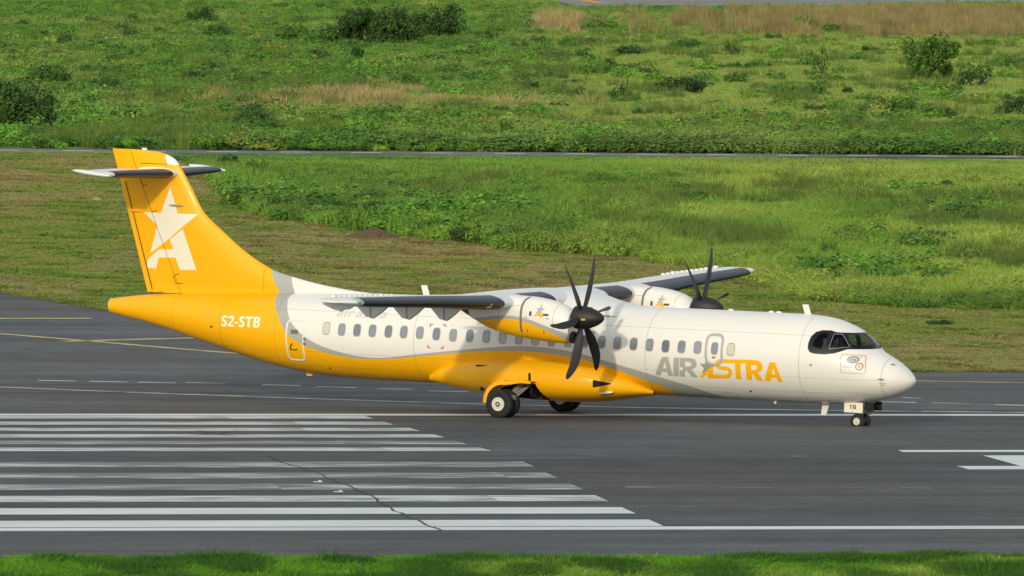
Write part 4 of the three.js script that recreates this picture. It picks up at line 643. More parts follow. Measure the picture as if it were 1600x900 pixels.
/* ------------------------------------------------------------------ the pilot, seated behind the side window */
{
  const seat = V3(10.02, 1.98, 0.46), B = [], J = (x, y, z) => V3(x, y, z);
  const bone = (a, b, ra, rb, c) => B.push({ a, b, ra, rb, c });
  const SK = [0.30, 0.17, 0.11], SH = [0.78, 0.78, 0.76], TR = [0.03, 0.03, 0.035], HR = [0.012, 0.01, 0.009];
  const pel = J(0, 0.08, 0), ch = J(0.03, 0.40, 0), neck = J(0.06, 0.56, 0), head = J(0.09, 0.70, 0.0);
  bone(pel, J(0.0, 0.24, 0), 0.14, 0.135, SH); bone(J(0, 0.24, 0), ch, 0.135, 0.145, SH); bone(J(0.03, 0.46, -0.14), J(0.03, 0.46, 0.14), 0.075, 0.075, SH);
  bone(ch, neck, 0.08, 0.055, SK); bone(neck, head, 0.05, 0.06, SK); bone(head, J(0.10, 0.74, 0), 0.085, 0.085, SK); bone(J(0.13, 0.655, 0), J(0.13, 0.68, 0), 0.045, 0.05, SK); bone(J(0.185, 0.70, 0), J(0.195, 0.685, 0), 0.012, 0.016, SK);
  bone(J(0.06, 0.76, 0), J(0.08, 0.79, 0), 0.092, 0.085, HR); bone(J(0.03, 0.68, 0), J(0.04, 0.74, 0), 0.078, 0.09, HR);
  for (const s of [1, -1]) {
    bone(J(0.03, 0.46, 0.17 * s), J(0.14, 0.20, 0.22 * s), 0.055, 0.045, SH); bone(J(0.14, 0.20, 0.22 * s), J(0.36, 0.22, 0.15 * s), 0.042, 0.032, SK); bone(J(0.36, 0.22, 0.15 * s), J(0.45, 0.24, 0.13 * s), 0.032, 0.03, SK);
    for (let k = 0; k < 4; k++) bone(J(0.45, 0.25 - k * 0.018, 0.13 * s), J(0.51, 0.235 - k * 0.018, 0.12 * s), 0.011, 0.009, SK); bone(J(0.43, 0.255, 0.12 * s), J(0.47, 0.275, 0.10 * s), 0.012, 0.01, SK);
    bone(J(0.02, 0.07, 0.09 * s), J(0.46, 0.10, 0.13 * s), 0.085, 0.062, TR); bone(J(0.46, 0.10, 0.13 * s), J(0.52, -0.34, 0.13 * s), 0.06, 0.042, TR); bone(J(0.50, -0.36, 0.13 * s), J(0.66, -0.385, 0.14 * s), 0.04, 0.035, HR); bone(J(0.075, 0.70, 0.085 * s), J(0.075, 0.73, 0.088 * s), 0.018, 0.02, SK);
  }
  const N = 76, size = 0.66, cx = J(0.22, 0.20, 0), mc = new MarchingCubes(N, new THREE.MeshBasicMaterial(), false, false, 120000);
  const dist = (p, b) => { const ab = b.b.clone().sub(b.a), t = clamp(p.clone().sub(b.a).dot(ab) / ab.lengthSq(), 0, 1); return p.distanceTo(b.a.clone().addScaledVector(ab, t)) - lerp(b.ra, b.rb, t); };
  const nearest = (p) => { let best = 1e9, c = SK; for (const b of B) { const d = dist(p, b); if (d < best) { best = d; c = b.c; } } return c; };
  const bb = B.map(b => ({ ...b, m: b.a.clone().add(b.b).multiplyScalar(0.5), r: b.a.distanceTo(b.b) / 2 + Math.max(b.ra, b.rb) + 0.08 }));
  for (let k = 0; k < N; k++) for (let j = 0; j < N; j++) for (let i = 0; i < N; i++) {
    const p = J((i / N * 2 - 1) * size, (j / N * 2 - 1) * size, (k / N * 2 - 1) * size).add(cx); let d = 0.12;
    for (const b of bb) { if (p.distanceTo(b.m) > b.r) continue; const e = dist(p, b), h = clamp(0.5 + 0.5 * (d - e) / 0.022, 0, 1); d = lerp(d, e, h) - 0.022 * h * (1 - h); }
    mc.field[k * N * N + j * N + i] = -d;
  }
  mc.isolation = 0; mc.update();
  const n = mc.count, pos = [], nor = [], col = [];
  for (let i = 0; i < n; i++) { const p = J(mc.positionArray[i * 3], mc.positionArray[i * 3 + 1], mc.positionArray[i * 3 + 2]).multiplyScalar(size).add(cx); pos.push(p.x, p.y, p.z); nor.push(mc.normalArray[i * 3], mc.normalArray[i * 3 + 1], mc.normalArray[i * 3 + 2]); col.push(...nearest(p)); }
  const g = new THREE.BufferGeometry(); g.setAttribute('position', new THREE.Float32BufferAttribute(pos, 3)); g.setAttribute('color', new THREE.Float32BufferAttribute(col, 3)); g.computeVertexNormals(); void nor;
  const person = new THREE.Group(); person.name = 'person'; scene.add(person);
  person.matrixAutoUpdate = true; const w = seat.clone().applyMatrix4(plane.matrixWorld); person.position.copy(w); person.rotation.copy(plane.rotation);
  mesh('body', g, std(rgb(1, 1, 1), 0.8, { vertexColors: true }), person);
  tag(person, 'pilot in white short-sleeved shirt seated at the cockpit side window', 'person');
}

/* ------------------------------------------------------------------ vegetation */
// leaf and blade geometry; unit size, base at y = 0
function bladesGeo(seed, n, spread, wide, bend, hmin = 0.45) {
  const r = rng(seed), pos = [], idx = [], nor = [];
  for (let k = 0; k < n; k++) {
    const a = r() * 6.283, q = Math.sqrt(r()) * spread, x = Math.cos(a) * q, z = Math.sin(a) * q, h = lerp(hmin, 1, r()), t = r() * 6.283, w = wide * (0.6 + r() * 0.8), b = bend * (0.3 + r()) * h, bx = Math.cos(a + (r() - 0.5) * 2) * b, bz = Math.sin(a + (r() - 0.5) * 2) * b, wx = Math.cos(t) * w / 2, wz = Math.sin(t) * w / 2, i0 = pos.length / 3;
    pos.push(x - wx, 0, z - wz, x + wx, 0, z + wz, x + bx * 0.3 - wx * 0.8, h * 0.6, z + bz * 0.3 - wz * 0.8, x + bx * 0.3 + wx * 0.8, h * 0.6, z + bz * 0.3 + wz * 0.8, x + bx, h * (1 - 0.25 * bend * r()), z + bz);
    idx.push(i0, i0 + 1, i0 + 3, i0, i0 + 3, i0 + 2, i0 + 2, i0 + 3, i0 + 4);
  }
  return geo(pos, idx, null, nor.length ? nor : null);
}
function leavesGeo(seed, n, lumps, leaf, flat = 0, loose = 0) { // leaf faces through a lumpy volume of unit width, height about 0.8
  const r = rng(seed), pos = [], idx = [], L = [];
  for (let k = 0; k < lumps; k++) { const a = r() * 6.283, q = Math.sqrt(r()) * 0.34; const far = r() < loose; L.push([Math.cos(a) * q * (far ? 1.25 : 1), (0.14 + r() * 0.42 * (1 - q)) * (far ? 1.15 : 1), Math.sin(a) * q * (far ? 1.25 : 1), (far ? 0.06 : 0.10) + r() * (far ? 0.08 : 0.16)]); }
  const col = [];
  for (let k = 0; k < n; k++) {
    const l = L[Math.floor(r() * lumps)], u = r() * 2 - 1, a = r() * 6.283, s = Math.sqrt(1 - u * u), rad = l[3] * (0.62 + 0.48 * Math.cbrt(r())); const d = V3(s * Math.cos(a), u, s * Math.sin(a));
    const c = V3(l[0], l[1], l[2]).addScaledVector(d, rad); if (c.y < 0.01) c.y = 0.01 + r() * 0.1;
    const nrm = d.clone().addScaledVector(V3(r() - 0.5, r() - 0.1, r() - 0.5), 1.3).normalize(), tx = V3(r() - 0.5, (r() - 0.5) * 0.7, r() - 0.5).cross(nrm).normalize(), ty = nrm.clone().cross(tx), sz = leaf * (0.55 + r() * 0.9), i0 = pos.length / 3, tone = 0.6 + 0.8 * r() + (r() < 0.12 ? 0.7 : 0), tr = tone * (0.9 + 0.35 * r()), tg = tone, tb = tone * 0.9;
    for (const [p, q] of [[-0.5, 0], [0, -0.36], [0.55, 0], [0, 0.36]]) { const v = c.clone().addScaledVector(tx, p * sz).addScaledVector(ty, q * sz); pos.push(v.x, v.y * (1 - flat), v.z); col.push(tr, tg, tb); }
    idx.push(i0, i0 + 1, i0 + 2, i0, i0 + 2, i0 + 3);
  }
  return geo(pos, idx, null, null, loose ? col : null).toNonIndexed();
}
const leafMat = (c, rough = 0.85, vertexColors = false) => phys(c, rough, { vertexColors, side: THREE.DoubleSide, transmission: 0.3, thickness: 0, specularIntensity: 0.25 });
const foliage = leafMat(rgb(1, 1, 1));
function scatter(name, g, list, label, category) { // list of {x, z, s, h, c}
  const m = new THREE.InstancedMesh(g, foliage, list.length), M = new THREE.Matrix4(), q = new THREE.Quaternion(), up = V3(0, 1, 0), C = new THREE.Color();
  list.forEach((p, i) => { q.setFromAxisAngle(up, p.a); M.compose(V3(p.x, p.y || -0.03, p.z), q, V3(p.s, p.h, p.s)); m.setMatrixAt(i, M); m.setColorAt(i, C.setRGB(...p.c)); });
  m.name = numbered(name); m.castShadow = m.receiveShadow = true; m.userData = { kind: 'stuff', label, category }; scene.add(m); return m;
}
const mixc = (a, b, t) => [lerp(a[0], b[0], t), lerp(a[1], b[1], t), lerp(a[2], b[2], t)];
const GREENS = { lush: [0.20, 0.43, 0.045], mid: [0.16, 0.335, 0.05], dark: [0.06, 0.145, 0.03], yel: [0.43, 0.52, 0.10], olive: [0.125, 0.15, 0.045], straw: [0.38, 0.27, 0.13], brown: [0.17, 0.115, 0.05] };
const dryGap = (px, py) => (((px - 560) / 150) ** 2 + ((py - 166) / 15) ** 2 < 1) || (px > 1150 && py > 24 && py < 50);
const halfW = z => (CAM.z - z) * (0.0625) + 2.5;       // half the width in view at a depth, with a margin
const vary = (c, r, k = 0.3) => { const f = 1 + (r() - 0.5) * k; return [c[0] * f * (1 + (r() - 0.5) * 0.16), c[1] * f, c[2] * f]; };
{
  // verge in front: lush long grass
  const r = rng(11), A = [[], [], []];
  for (let i = 0; i < 30000; i++) {
    const s = lerp(-24, 24, r()), t = 53.0 + r() * 15, e = 53.0 + (fbm(s / 1.3, 3, 31) - 0.42) * 2.6; if (t < e) continue;
    const [x, z] = ST(s, t), n = fbm(x / 1.1, z / 2.4, 33), n2 = fbm(x / 4, z / 5, 34), c = mixc(mixc([0.14, 0.34, 0.022], GREENS.yel, sstep(0.45, 0.75, n2) * 0.5 + (r() < 0.05 ? 0.5 : 0)), [0.04, 0.125, 0.018], sstep(0.46, 0.62, n) * 0.85);
    const edge = sstep(0, 1.6, t - e);
    A[Math.floor(r() * 3)].push({ x, z, a: r() * 6.28, s: 0.3 + r() * 0.35, h: (0.06 + r() * 0.15 + sstep(0.42, 0.7, n) * 0.13) * (0.5 + 0.5 * edge) * (r() < 0.02 ? 1.8 : 1), c: vary(c, r, 0.55) });
  }
  A.forEach((l, k) => scatter('verge_grass', bladesGeo(100 + k, 26, 0.5, 0.045, 0.55), l, 'lush bright green grass along the near runway edge', 'grass'));
}
{
  // mown strip behind the taxiway: short, patchy, dry in places
  const r = rng(12), A = [[], []];
  for (let i = 0; i < 120000; i++) {
    const d = 1 / lerp(1 / 272, 1 / 505, r()), z = CAM.z - d, x = (r() * 2 - 1) * halfW(z); const e = farEdgeZ(x) + (fbm(x / 1.2, z / 1.2, 44) - 0.5) * 1.4;
    if (z > e || z < tallEdge(x) - 3 || Math.abs(z - roadZ(x)) < ROADW + 0.3) continue;
    const n = fbm(x / 2.6, z / 8, 21), n2 = fbm(x / 8, z / 26, 22), n3 = fbm(x / 1.1, z / 3, 47), near = sstep(10, 0, Math.abs(z - farEdgeZ(x)));
    const dry = sstep(0.47, 0.72, n * 0.6 + n2 * 0.5 - 0.02 + (r() - 0.5) * 0.2), c = mixc(mixc([0.37, 0.42, 0.07], [0.21, 0.34, 0.04], sstep(0.5, 0.75, n3)), mixc([0.56, 0.44, 0.18], [0.40, 0.28, 0.12], sstep(0.45, 0.75, n3)), dry * 0.8); void near;
    A[i % 2].push({ x, z, a: r() * 6.28, s: 0.55 + r() * 0.5, h: 0.05 + r() * 0.09 + (n3 > 0.62 ? r() * 0.14 : 0), c: vary(c, r, 0.4) });
  }
  A.forEach((l, k) => scatter('mown_grass', bladesGeo(120 + k, 22, 0.5, 0.05, 0.9), l, 'short patchy olive and dry brown grass behind the taxiway', 'grass'));
}
{
  // tall weeds from the ragged front edge back to the service road
  const r = rng(13), leafy = [[], [], []], grass = [[], []], flowers = [];
  for (let i = 0; i < 150000; i++) {
    const d = 1 / lerp(1 / 318, 1 / 512, r()), z = CAM.z - d, x = (r() * 2 - 1) * halfW(z), e = tallEdge(x) + (fbm(x / 1.6, z / 3, 51) - 0.5) * 9 ;
    if (z > e || z < roadZ(x) + ROADW + 0.8) continue;
    const n = fbm(x / 3.2, z / 9, 52), n2 = fbm(x / 9, z / 22, 53), n3 = fbm(x / 1.2, z / 3, 54), right = sstep(-2, 9, x), toRoad = sstep(1, 14, z - roadZ(x) - ROADW);
    const lf = clamp(sstep(0.35, 0.6, n2 * 0.6 + n * 0.5 - right * 0.14), 0, 1), front = sstep(16, 0, e - z);
    let c = mixc(GREENS.lush, GREENS.mid, clamp(0.25 + (n3 - 0.4) * 1.6, 0, 1)); c = mixc(c, GREENS.dark, sstep(0.55, 0.75, n) * 0.6); c = mixc(c, GREENS.yel, clamp(right * sstep(0.36, 0.62, n2) * 0.75 + sstep(0.5, 0.72, fbm(x / 4.5, z / 16, 58)) * 0.35 - 0.1, 0, 0.85));
    const h = Math.min((0.26 + 0.5 * n3 * (0.5 + n) + 0.3 * lf) * (1 - 0.3 * front * right), 0.04 + 0.016 * (z - roadZ(x) - ROADW)); void toRoad;
    if (r() < lf * 0.62 + 0.04) leafy[i % 3].push({ x, z, a: r() * 6.28, s: 0.6 + r() * 0.9, h: h * (0.9 + r() * 0.8), c: vary(c, r, 0.45) });
    else grass[i % 2].push({ x, z, a: r() * 6.28, s: 0.6 + r() * 0.7, h: h * (0.8 + r() * 0.7), c: vary(mixc(c, GREENS.yel, 0.25), r, 0.4) });
    if (r() < 0.10 && fbm(x / 5, z / 14, 57) > 0.5 && z > -190 && x > -2) flowers.push({ x, z, y: h * 0.8, a: r() * 6.28, s: 0.05, h: 0.05, c: [0.5, 0.52, 0.36] });
  }
  leafy.forEach((l, k) => scatter('weed_growth', leavesGeo(140 + k, 220, 8, 0.105), l, 'dense green broadleaf weeds between mown strip and service road', 'weeds'));
  grass.forEach((l, k) => scatter('tall_grass', bladesGeo(150 + k, 24, 0.42, 0.045, 0.5), l, 'tall bright green grass among the weeds before the service road', 'grass'));
  scatter('wild_flowers', leavesGeo(160, 8, 2, 0.7), flowers, 'tiny pale flower heads speckling the tall weeds', 'flowers');
}
{
  // field beyond the road
  const r = rng(14), leafy = [[], [], []], grass = [[], [], []], reeds = [[], []];
  const Pxz = (x, z) => { const v = V3(x, 0, z).project(camera); return [(v.x + 1) * 800, (1 - v.y) * 450]; };
  for (let i = 0; i < 190000; i++) {
    const d = 1 / lerp(1 / 518, 1 / 1420, r()), z = CAM.z - d, x = (r() * 2 - 1) * halfW(z) * 1.02; if (z > roadZ(x) - ROADW - 0.6) continue;
    const [px, py] = Pxz(x, z);
    if (py < 14 - 1.5 * sstep(1100, 1600, px) * 4 && px > 866) continue;   // the apron
    const n = fbm(x / 5, z / 24, 62), n2 = fbm(x / 15, z / 70, 63), n3 = fbm(x / 1.6, z / 7, 64), hedge = sstep(9, 1.5, roadZ(x) - ROADW - z);
    const right = sstep(700, 1000, px), open = right * sstep(38, 70, py) * (1 - sstep(196, 214, py));
    let c = mixc(mixc(GREENS.mid, GREENS.lush, 0.5), GREENS.dark, sstep(0.5, 0.74, n3) * 0.75); c = mixc(c, [0.41, 0.49, 0.13], clamp(open * (0.55 + 0.7 * (n - 0.4)) + (1 - open) * 0.5 * sstep(0.42, 0.68, n2), 0, 0.95)); c = mixc(c, GREENS.dark, hedge * 0.5);
    let h = 0.35 + 0.9 * n3 * n * 1.6 + (1 - open) * 0.3; h = lerp(h * 0.7, 0.3 + 0.3 * n3, open * 0.85); h = lerp(h, 0.55 + 0.5 * n3, hedge);
    // dry reed patches where the photograph has them
    const rag = fbm(x / 1.8, z / 40, 66), rag2 = fbm(x / 5, 3, 69), w1 = (rag - 0.5) * 16;
    const dryA = Math.exp(-(((px - 555 + w1 * 6) / 185) ** 2) - (((py - 165 + w1 * 0.5) / 13) ** 2)) * 1.25 * sstep(0.22, 0.48, rag), dryB = sstep(960, 1160, px + w1 * 8) * sstep(20, 27, py + w1 * 0.3) * sstep(64, 50, py + w1 * 0.9) * sstep(0.36, 0.56, rag2 * 0.6 + rag * 0.45 + (px > 1180 ? 0.06 : -0.04)), dryC = Math.exp(-(((px - 875 + w1 * 3) / 38) ** 2) - (((py - 42 + w1 * 0.4) / 12) ** 2)) * 0.9;
    const dry = Math.max(dryA, dryB, dryC), rd = r();
    if (rd < dry * (dryB > dryA ? 0.5 : 0.72)) { reeds[i % 2].push({ x, z, a: r() * 6.28, s: 0.9 + r() * 1.3, h: (dryB || dryC > 0.3 ? 1.9 : 1.0) * (0.5 + r() * 0.9) * (0.6 + 0.8 * rag), c: vary(mixc(mixc(dryA > dryB ? [0.56, 0.43, 0.20] : [0.40, 0.30, 0.14], [0.30, 0.32, 0.09], sstep(0.3, 1, r())), [0.16, 0.10, 0.05], sstep(0.5, 0.7, n3) * 0.55), r, 0.6) }); continue; }
    const lf = lerp(0.42, 0.05, open) + hedge * 0.5;
    if (r() < lf * (0.4 + n)) leafy[i % 3].push({ x, z, a: r() * 6.28, s: 0.9 + r() * 1.5, h: h * (0.9 + r() * 0.9), c: vary(c, r, 0.5) });
    else grass[i % 3].push({ x, z, a: r() * 6.28, s: 0.9 + r() * 1.3, h: h * (0.7 + r() * 0.8), c: vary(mixc(c, GREENS.yel, 0.18 + 0.2 * open), r, 0.36) });
  }
  leafy.forEach((l, k) => scatter('field_weeds', leavesGeo(170 + k, 200, 8, 0.11), l, 'mass of green weeds over the field beyond the service road', 'weeds'));
  grass.forEach((l, k) => scatter('field_grass', bladesGeo(180 + k, 24, 0.42, 0.05, 0.5), l, 'long soft green grass over the field beyond the service road', 'grass'));
  reeds.forEach((l, k) => scatter('dry_reeds', bladesGeo(190 + k, 30, 0.45, 0.035, 0.35, 0.6), l, 'straw-brown dry reeds standing in the far field', 'reeds'));
}
{
  // low brambly growth in drifts: before the road on the left, and over the field
  const r = rng(15), A = [[], [], [], []];
  const Pxz = (x, z) => { const v = V3(x, 0, z).project(camera); return [(v.x + 1) * 800, (1 - v.y) * 450]; };
  for (let i = 0; i < 60000; i++) {
    const d = 1 / lerp(1 / 318, 1 / 1380, r()), z = CAM.z - d, x = (r() * 2 - 1) * halfW(z), road = roadZ(x), before = z > road; if (Math.abs(z - road) < ROADW + 1 || z > tallEdge(x) - 1) continue;
    const [px, py] = Pxz(x, z); if (py < 18 && px > 860) continue;
    const n = fbm(x / 4, z / 13, 91), n2 = fbm(x / 1.7, z / 5, 92), left = sstep(1000, 600, px), open = sstep(700, 1000, px) * (before ? 0.75 : 1);
    const thr = before ? lerp(0.63, 0.40, left) : lerp(0.38, 0.56, open); const k = sstep(thr, thr + 0.12, n * 0.65 + n2 * 0.4 - 0.02); if (r() > k * 0.9) continue;
    let c = mixc(GREENS.mid, GREENS.dark, clamp((n2 - 0.42) * 2.2 + (r() - 0.5) * 0.9, 0, 1)); const pick = r(); if (pick < 0.3) c = mixc(c, GREENS.lush, 0.85); else if (pick < 0.38) c = mixc(c, GREENS.yel, 0.7);
    const sz = 0.7 + r() * r() * 2.6; let h = sz * (0.45 + r() * 0.5); if (before) h = Math.min(h, 0.05 + 0.02 * (z - road - ROADW));
    if (dryGap(px, py)) continue;
    A[i % 4].push({ x, z, a: r() * 6.28, s: sz, h, c: vary(c, r, 0.5) });
  }
  const tall = [[], []];
  for (let i = 0; i < 26000; i++) {
    const d = 1 / lerp(1 / 330, 1 / 1200, r()), z = CAM.z - d, x = (r() * 2 - 1) * halfW(z), road = roadZ(x); if (Math.abs(z - road) < ROADW + 2 || z > tallEdge(x) - 6) continue;
    const before = z > road, [px, py] = Pxz(x, z); if (py < 20 && px > 860) continue; const n = fbm(x / 5, z / 18, 95), k = sstep(0.53, 0.66, n + 0.06 * sstep(800, 300, px)); if (r() > k) continue;
    let h = 0.7 + r() * 1.1; if (before) h = Math.min(h * 0.8, 0.05 + 0.02 * (z - road - ROADW));
    tall[i % 2].push({ x, z, a: r() * 6.28, s: 0.6 + r() * 0.8, h, c: vary(mixc([0.12, 0.20, 0.04], [0.24, 0.29, 0.07], r() * r()), r, 0.4) });
  }
  tall.forEach((l, k) => scatter('tussock_grass', bladesGeo(270 + k, 40, 0.4, 0.035, 0.4, 0.5), l, 'tall soft grey-green tussock grass standing in drifts', 'grass'));
  A.forEach((l, k) => scatter('bramble_growth', leavesGeo(260 + k, 420, 9, 0.09), l, 'darker brambly growth in drifts over the weeds and the field', 'brambles'));
}
// bushes and small trees one by one: [px, py of the foot, width px, height px, kind, tone]
const bushG = [0, 1, 2, 3].map(k => leavesGeo(200 + k, 1900, 15, 0.062, 0, 0.4)), treeG = [0, 1, 2].map(k => leavesGeo(220 + k, 4200, 30, 0.045, 0, 0.5)), clumpG = [0, 1].map(k => bladesGeo(230 + k, 150, 0.42, 0.02, 0.45, 0.5)), sparseG = [0, 1].map(k => leavesGeo(240 + k, 520, 16, 0.055, 0, 0.6));
const stemG = (() => { const gs = []; const r = rng(3); for (let k = 0; k < 6; k++) { const a = r() * 6.28; gs.push(cyl(0.018, 0.008, V3(0, 0, 0), V3(Math.cos(a) * 0.22, 0.3 + r() * 0.25, Math.sin(a) * 0.22), 5)); } return merge(gs); })();
const trunkG = (() => { const gs = [cyl(0.035, 0.022, V3(0, -0.02, 0), V3(0.02, 0.35, 0.01), 8)], r = rng(4); for (let k = 0; k < 7; k++) { const a = k * 0.95; gs.push(cyl(0.018, 0.006, V3(0.015, 0.14 + k * 0.03, 0.01), V3(Math.cos(a) * 0.3, 0.42 + r() * 0.25, Math.sin(a) * 0.3), 5)); } return merge(gs); })();
const bark = std(rgb(0.09, 0.07, 0.05), 0.9);
const TONE = { d: [0.046, 0.112, 0.026], m: [0.072, 0.170, 0.032], b: [0.11, 0.28, 0.02], y: [0.20, 0.32, 0.035] }, toneMat = Object.fromEntries(Object.entries(TONE).flatMap(([k, v]) => [0, 1].map(i => [k + i, leafMat(rgb(v[0] * (1 + i * 0.18), v[1] * (1 + i * 0.1), v[2]), 0.85, true)])));
const WORD = { d: 'dark green', m: 'mid green', b: 'bright green', y: 'yellow-green' };
const list = [
  ['t', 560, 74, 74, 62, 'd'], ['t', 622, 76, 84, 62, 'd'], ['t', 695, 65, 70, 56, 'd'], ['b', 466, 72, 62, 32, 'm'], ['b', 512, 74, 52, 32, 'm'], ['t', 318, 42, 50, 30, 'd'], ['b', 345, 64, 50, 26, 'm'], ['b', 395, 52, 42, 16, 'y'], ['b', 160, 84, 24, 19, 'd'], ['b', 250, 60, 22, 20, 'm'],
  ['t', 78, 142, 66, 40, 'm'], ['t', 32, 213, 100, 82, 'd'], ['t', 8, 168, 50, 40, 'd'], ['b', 62, 215, 46, 50, 'd'], ['t', 402, 214, 72, 50, 'm'], ['b', 360, 210, 36, 28, 'd'], ['b', 558, 101, 22, 28, 'd'], ['b', 265, 108, 22, 16, 'd'], ['b', 338, 92, 20, 16, 'd'], ['b', 465, 94, 18, 14, 'd'], ['b', 500, 96, 44, 18, 'm'],
  ['g', 590, 207, 22, 36, 'm'], ['g', 657, 206, 24, 32, 'm'], ['g', 708, 206, 22, 22, 'm'], ['b', 640, 146, 30, 28, 'm'], ['b', 570, 146, 24, 22, 'm'], ['b', 700, 136, 32, 18, 'm'], ['b', 745, 130, 42, 13, 'd'], ['b', 780, 186, 36, 20, 'd'], ['b', 790, 222, 28, 36, 'm'], ['b', 230, 182, 26, 16, 'd'], ['g', 255, 165, 40, 34, 'm'], ['g', 305, 168, 40, 30, 'm'], ['b', 120, 178, 30, 24, 'm'],
  ['b', 985, 90, 54, 21, 'd'], ['b', 950, 110, 24, 22, 'd'], ['b', 897, 137, 32, 15, 'd'], ['b', 827, 146, 34, 23, 'd'], ['b', 912, 148, 22, 13, 'd'], ['s', 968, 163, 48, 34, 'd'], ['t', 1062, 151, 78, 36, 'd'], ['b', 1110, 139, 20, 13, 'd'], ['b', 1105, 112, 20, 13, 'd'], ['s', 1140, 92, 32, 28, 'd'], ['b', 1165, 81, 13, 10, 'd'], ['b', 1237, 139, 29, 14, 'd'], ['b', 1190, 151, 22, 13, 'd'], ['s', 1285, 117, 42, 50, 'm'], ['b', 1325, 153, 22, 20, 'd'], ['b', 1358, 85, 30, 16, 'd'], ['s', 1370, 173, 52, 28, 'd'],
  ['t', 1452, 130, 86, 84, 'm'], ['s', 1525, 141, 76, 44, 'd'], ['t', 1582, 186, 56, 40, 'd'], ['s', 1576, 112, 34, 28, 'd'], ['b', 1430, 179, 32, 14, 'd'], ['b', 1330, 196, 42, 18, 'd'], ['b', 1270, 181, 32, 22, 'm'], ['b', 1510, 196, 52, 18, 'b'], ['t', 1260, 52, 48, 30, 'b'], ['b', 1312, 54, 62, 19, 'b'], ['b', 873, 176, 32, 20, 'd'], ['b', 930, 181, 28, 12, 'd'], ['b', 995, 209, 32, 26, 'd'], ['b', 1040, 211, 36, 18, 'd'], ['b', 1228, 200, 40, 12, 'm'],
  ['b', 352, 268, 44, 30, 'd'], ['b', 405, 282, 40, 36, 'm'], ['b', 540, 350, 44, 28, 'd'], ['b', 612, 352, 44, 28, 'b'], ['b', 650, 370, 62, 30, 'm'], ['b', 470, 342, 50, 24, 'm'], ['b', 420, 338, 40, 22, 'd'], ['b', 700, 376, 50, 26, 'm'], ['b', 510, 285, 44, 26, 'd'], ['g', 880, 322, 40, 16, 'd'], ['g', 922, 322, 26, 22, 'd'], ['g', 1110, 324, 36, 22, 'd'], ['g', 1155, 326, 32, 20, 'd'], ['g', 1190, 328, 42, 24, 'd'], ['g', 1226, 320, 22, 24, 'd'], ['g', 1295, 408, 27, 40, 'd'], ['b', 1252, 412, 34, 28, 'b'], ['g', 1450, 318, 46, 16, 'd'], ['g', 1535, 322, 46, 26, 'd'], ['g', 1580, 318, 46, 28, 'd'], ['g', 1455, 402, 22, 22, 'd'], ['b', 820, 345, 60, 30, 'd'], ['b', 760, 382, 54, 26, 'm'], ['b', 860, 388, 50, 22, 'm'], ['b', 1470, 508, 46, 11, 'd'], ['b', 1080, 405, 60, 22, 'd'], ['b', 1150, 415, 50, 22, 'd'], ['b', 250, 258, 40, 18, 'b'],
];
for (const [x, y, w, h, t] of [[378, 322, 56, 34, 'm'], [440, 336, 60, 34, 'd'], [500, 342, 60, 34, 'm'], [575, 346, 56, 34, 'd'], [680, 372, 66, 36, 'm'], [735, 380, 60, 32, 'd'], [795, 386, 64, 32, 'm'], [845, 390, 56, 28, 'd'], [600, 310, 70, 30, 'm'], [690, 325, 70, 30, 'd'], [450, 300, 60, 28, 'm'], [760, 340, 64, 28, 'm']]) list.push(['b', x, y, w, h, t]);
list.push(['b', 105, 76, 32, 22, 'd'], ['b', 190, 56, 28, 18, 'd'], ['b', 215, 121, 30, 20, 'm'], ['b', 300, 131, 34, 22, 'd'], ['b', 420, 131, 30, 20, 'd'], ['b', 452, 166, 34, 24, 'm'], ['b', 530, 206, 34, 26, 'd'], ['b', 480, 121, 28, 20, 'd'], ['b', 30, 101, 36, 22, 'm'], ['b', 140, 41, 34, 16, 'm'], ['b', 600, 111, 30, 16, 'd'], ['b', 665, 101, 30, 16, 'm'], ['b', 722, 96, 36, 18, 'd'], ['s', 762, 72, 36, 26, 'd'], ['b', 800, 106, 30, 14, 'd'], ['s', 690, 186, 34, 28, 'm'], ['b', 742, 171, 30, 18, 'd'], ['b', 850, 217, 44, 24, 'd'], ['b', 905, 216, 38, 22, 'm'], ['b', 1160, 217, 44, 20, 'd'], ['b', 1420, 217, 48, 22, 'd'], ['b', 1478, 221, 40, 22, 'm'], ['b', 1545, 223, 56, 26, 'd'], ['b', 60, 62, 40, 16, 'm'], ['t', 165, 150, 50, 30, 'm']);
for (let k = 0; k < 18; k++) { const r = rng(900 + k), px = 130 + k * 84 + r() * 40; list.push(['b', px, 231 + px * 0.005, 34 + r() * 34, 12 + r() * 10, r() < 0.5 ? 'd' : 'm']); }
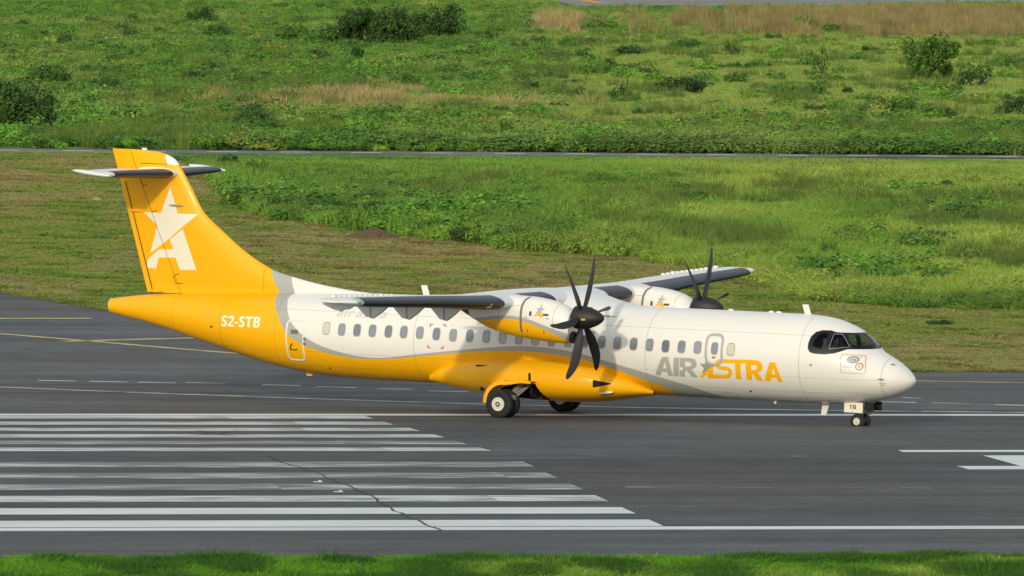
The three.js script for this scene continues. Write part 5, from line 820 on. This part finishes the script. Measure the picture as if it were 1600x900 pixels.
list.forEach(([kind, px, py, w, h, tone], i) => {
  const p = onGround(px, py), k = FPX / CAM.distanceTo(p), r = rng(3000 + i);
  const G = { b: bushG, t: treeG, g: clumpG, s: sparseG }[kind], g = G[i % G.length], o = new THREE.Group();
  const name = { b: 'bush', t: 'small_tree', g: 'grass_clump', s: 'sparse_shrub' }[kind]; o.name = numbered(name); o.position.set(p.x, -0.03, p.z); o.rotation.y = r() * 6.28;
  const unitH = kind === 'g' ? 0.9 : 0.72, sw = w / k / (kind === 'g' ? 0.95 : 0.92), sh = h * (px < 820 && py < 232 ? 1.2 : 1.05) / k / unitH; o.scale.set(sw, sh, sw); scene.add(o);
  mesh(kind === 't' ? 'crown' : kind === 'g' ? 'blades' : 'foliage', g, toneMat[tone + (i % 2)], o);
  if (kind === 't') mesh('trunk', trunkG, bark, o); else if (kind !== 'g') mesh('stems', stemG, bark, o);
  const where = py > 500 ? 'alone on the mown strip behind the taxiway' : py > 250 ? 'in the weeds before the service road' : py > 226 ? 'in the hedge row along the service road' : py > 120 ? 'in the field just beyond the service road' : 'far out in the field', size = h > 45 ? 'tall' : w > 44 ? 'broad' : h > w ? 'upright' : w > 2 * h ? 'low flat' : 'small rounded';
  const noun = { b: 'bush', t: 'small tree', g: 'grass clump', s: 'sparse shrub' }[kind];
  tag(o, `${size} ${WORD[tone]} ${noun} ${where}`, noun.split(' ').slice(-1)[0] === 'clump' ? 'grass clump' : noun.split(' ').slice(-1)[0], `${noun === 'bush' ? 'bushe' : noun}s ${where}`);
});
// mound of bare earth at the edge of the weeds, and a pale stone in the mown grass
{
  const p = onGround(582, 372), k = FPX / CAM.distanceTo(p), g = grid((a, q) => { const R = 1 - a, n = 0.75 + 0.5 * fbm(3 + Math.cos(q) * 1.6 + R * 2, 3 + Math.sin(q) * 1.6 + R * 2, 81); return V3(Math.cos(q) * R * n * 46 / k, (1 - R) ** 0.8 * n * 17 / k - 0.03, Math.sin(q) * R * n * 46 / k); }, range(0, 1, 22), range(0, Math.PI * 2, 48), { flip: true });
  const o = mesh('earth_mound', g, std(rgb(0.12, 0.075, 0.04), 1), null); o.position.set(p.x, 0, p.z); tag(o, 'low mound of bare reddish brown earth beside the weeds', 'earth mound');
  const q = onGround(151, 313), g2 = new THREE.IcosahedronGeometry(0.15, 3), a = g2.attributes.position; for (let i = 0; i < a.count; i++) { const v = V3(a.getX(i), a.getY(i), a.getZ(i)), n = 0.8 + 0.5 * fbm(v.x * 5 + 9, v.y * 5 + v.z * 4 + 9, 83); a.setXYZ(i, v.x * n * 1.5, v.y * n * 0.55, v.z * n); } g2.computeVertexNormals();
  const st = mesh('pale_stone', g2, std(rgb(0.40, 0.35, 0.26), 0.9), null); st.position.set(q.x, 0.05, q.z); tag(st, 'pale flat stone lying in the mown grass beside the taxiway', 'stone');
}
renderer.render(scene, camera);
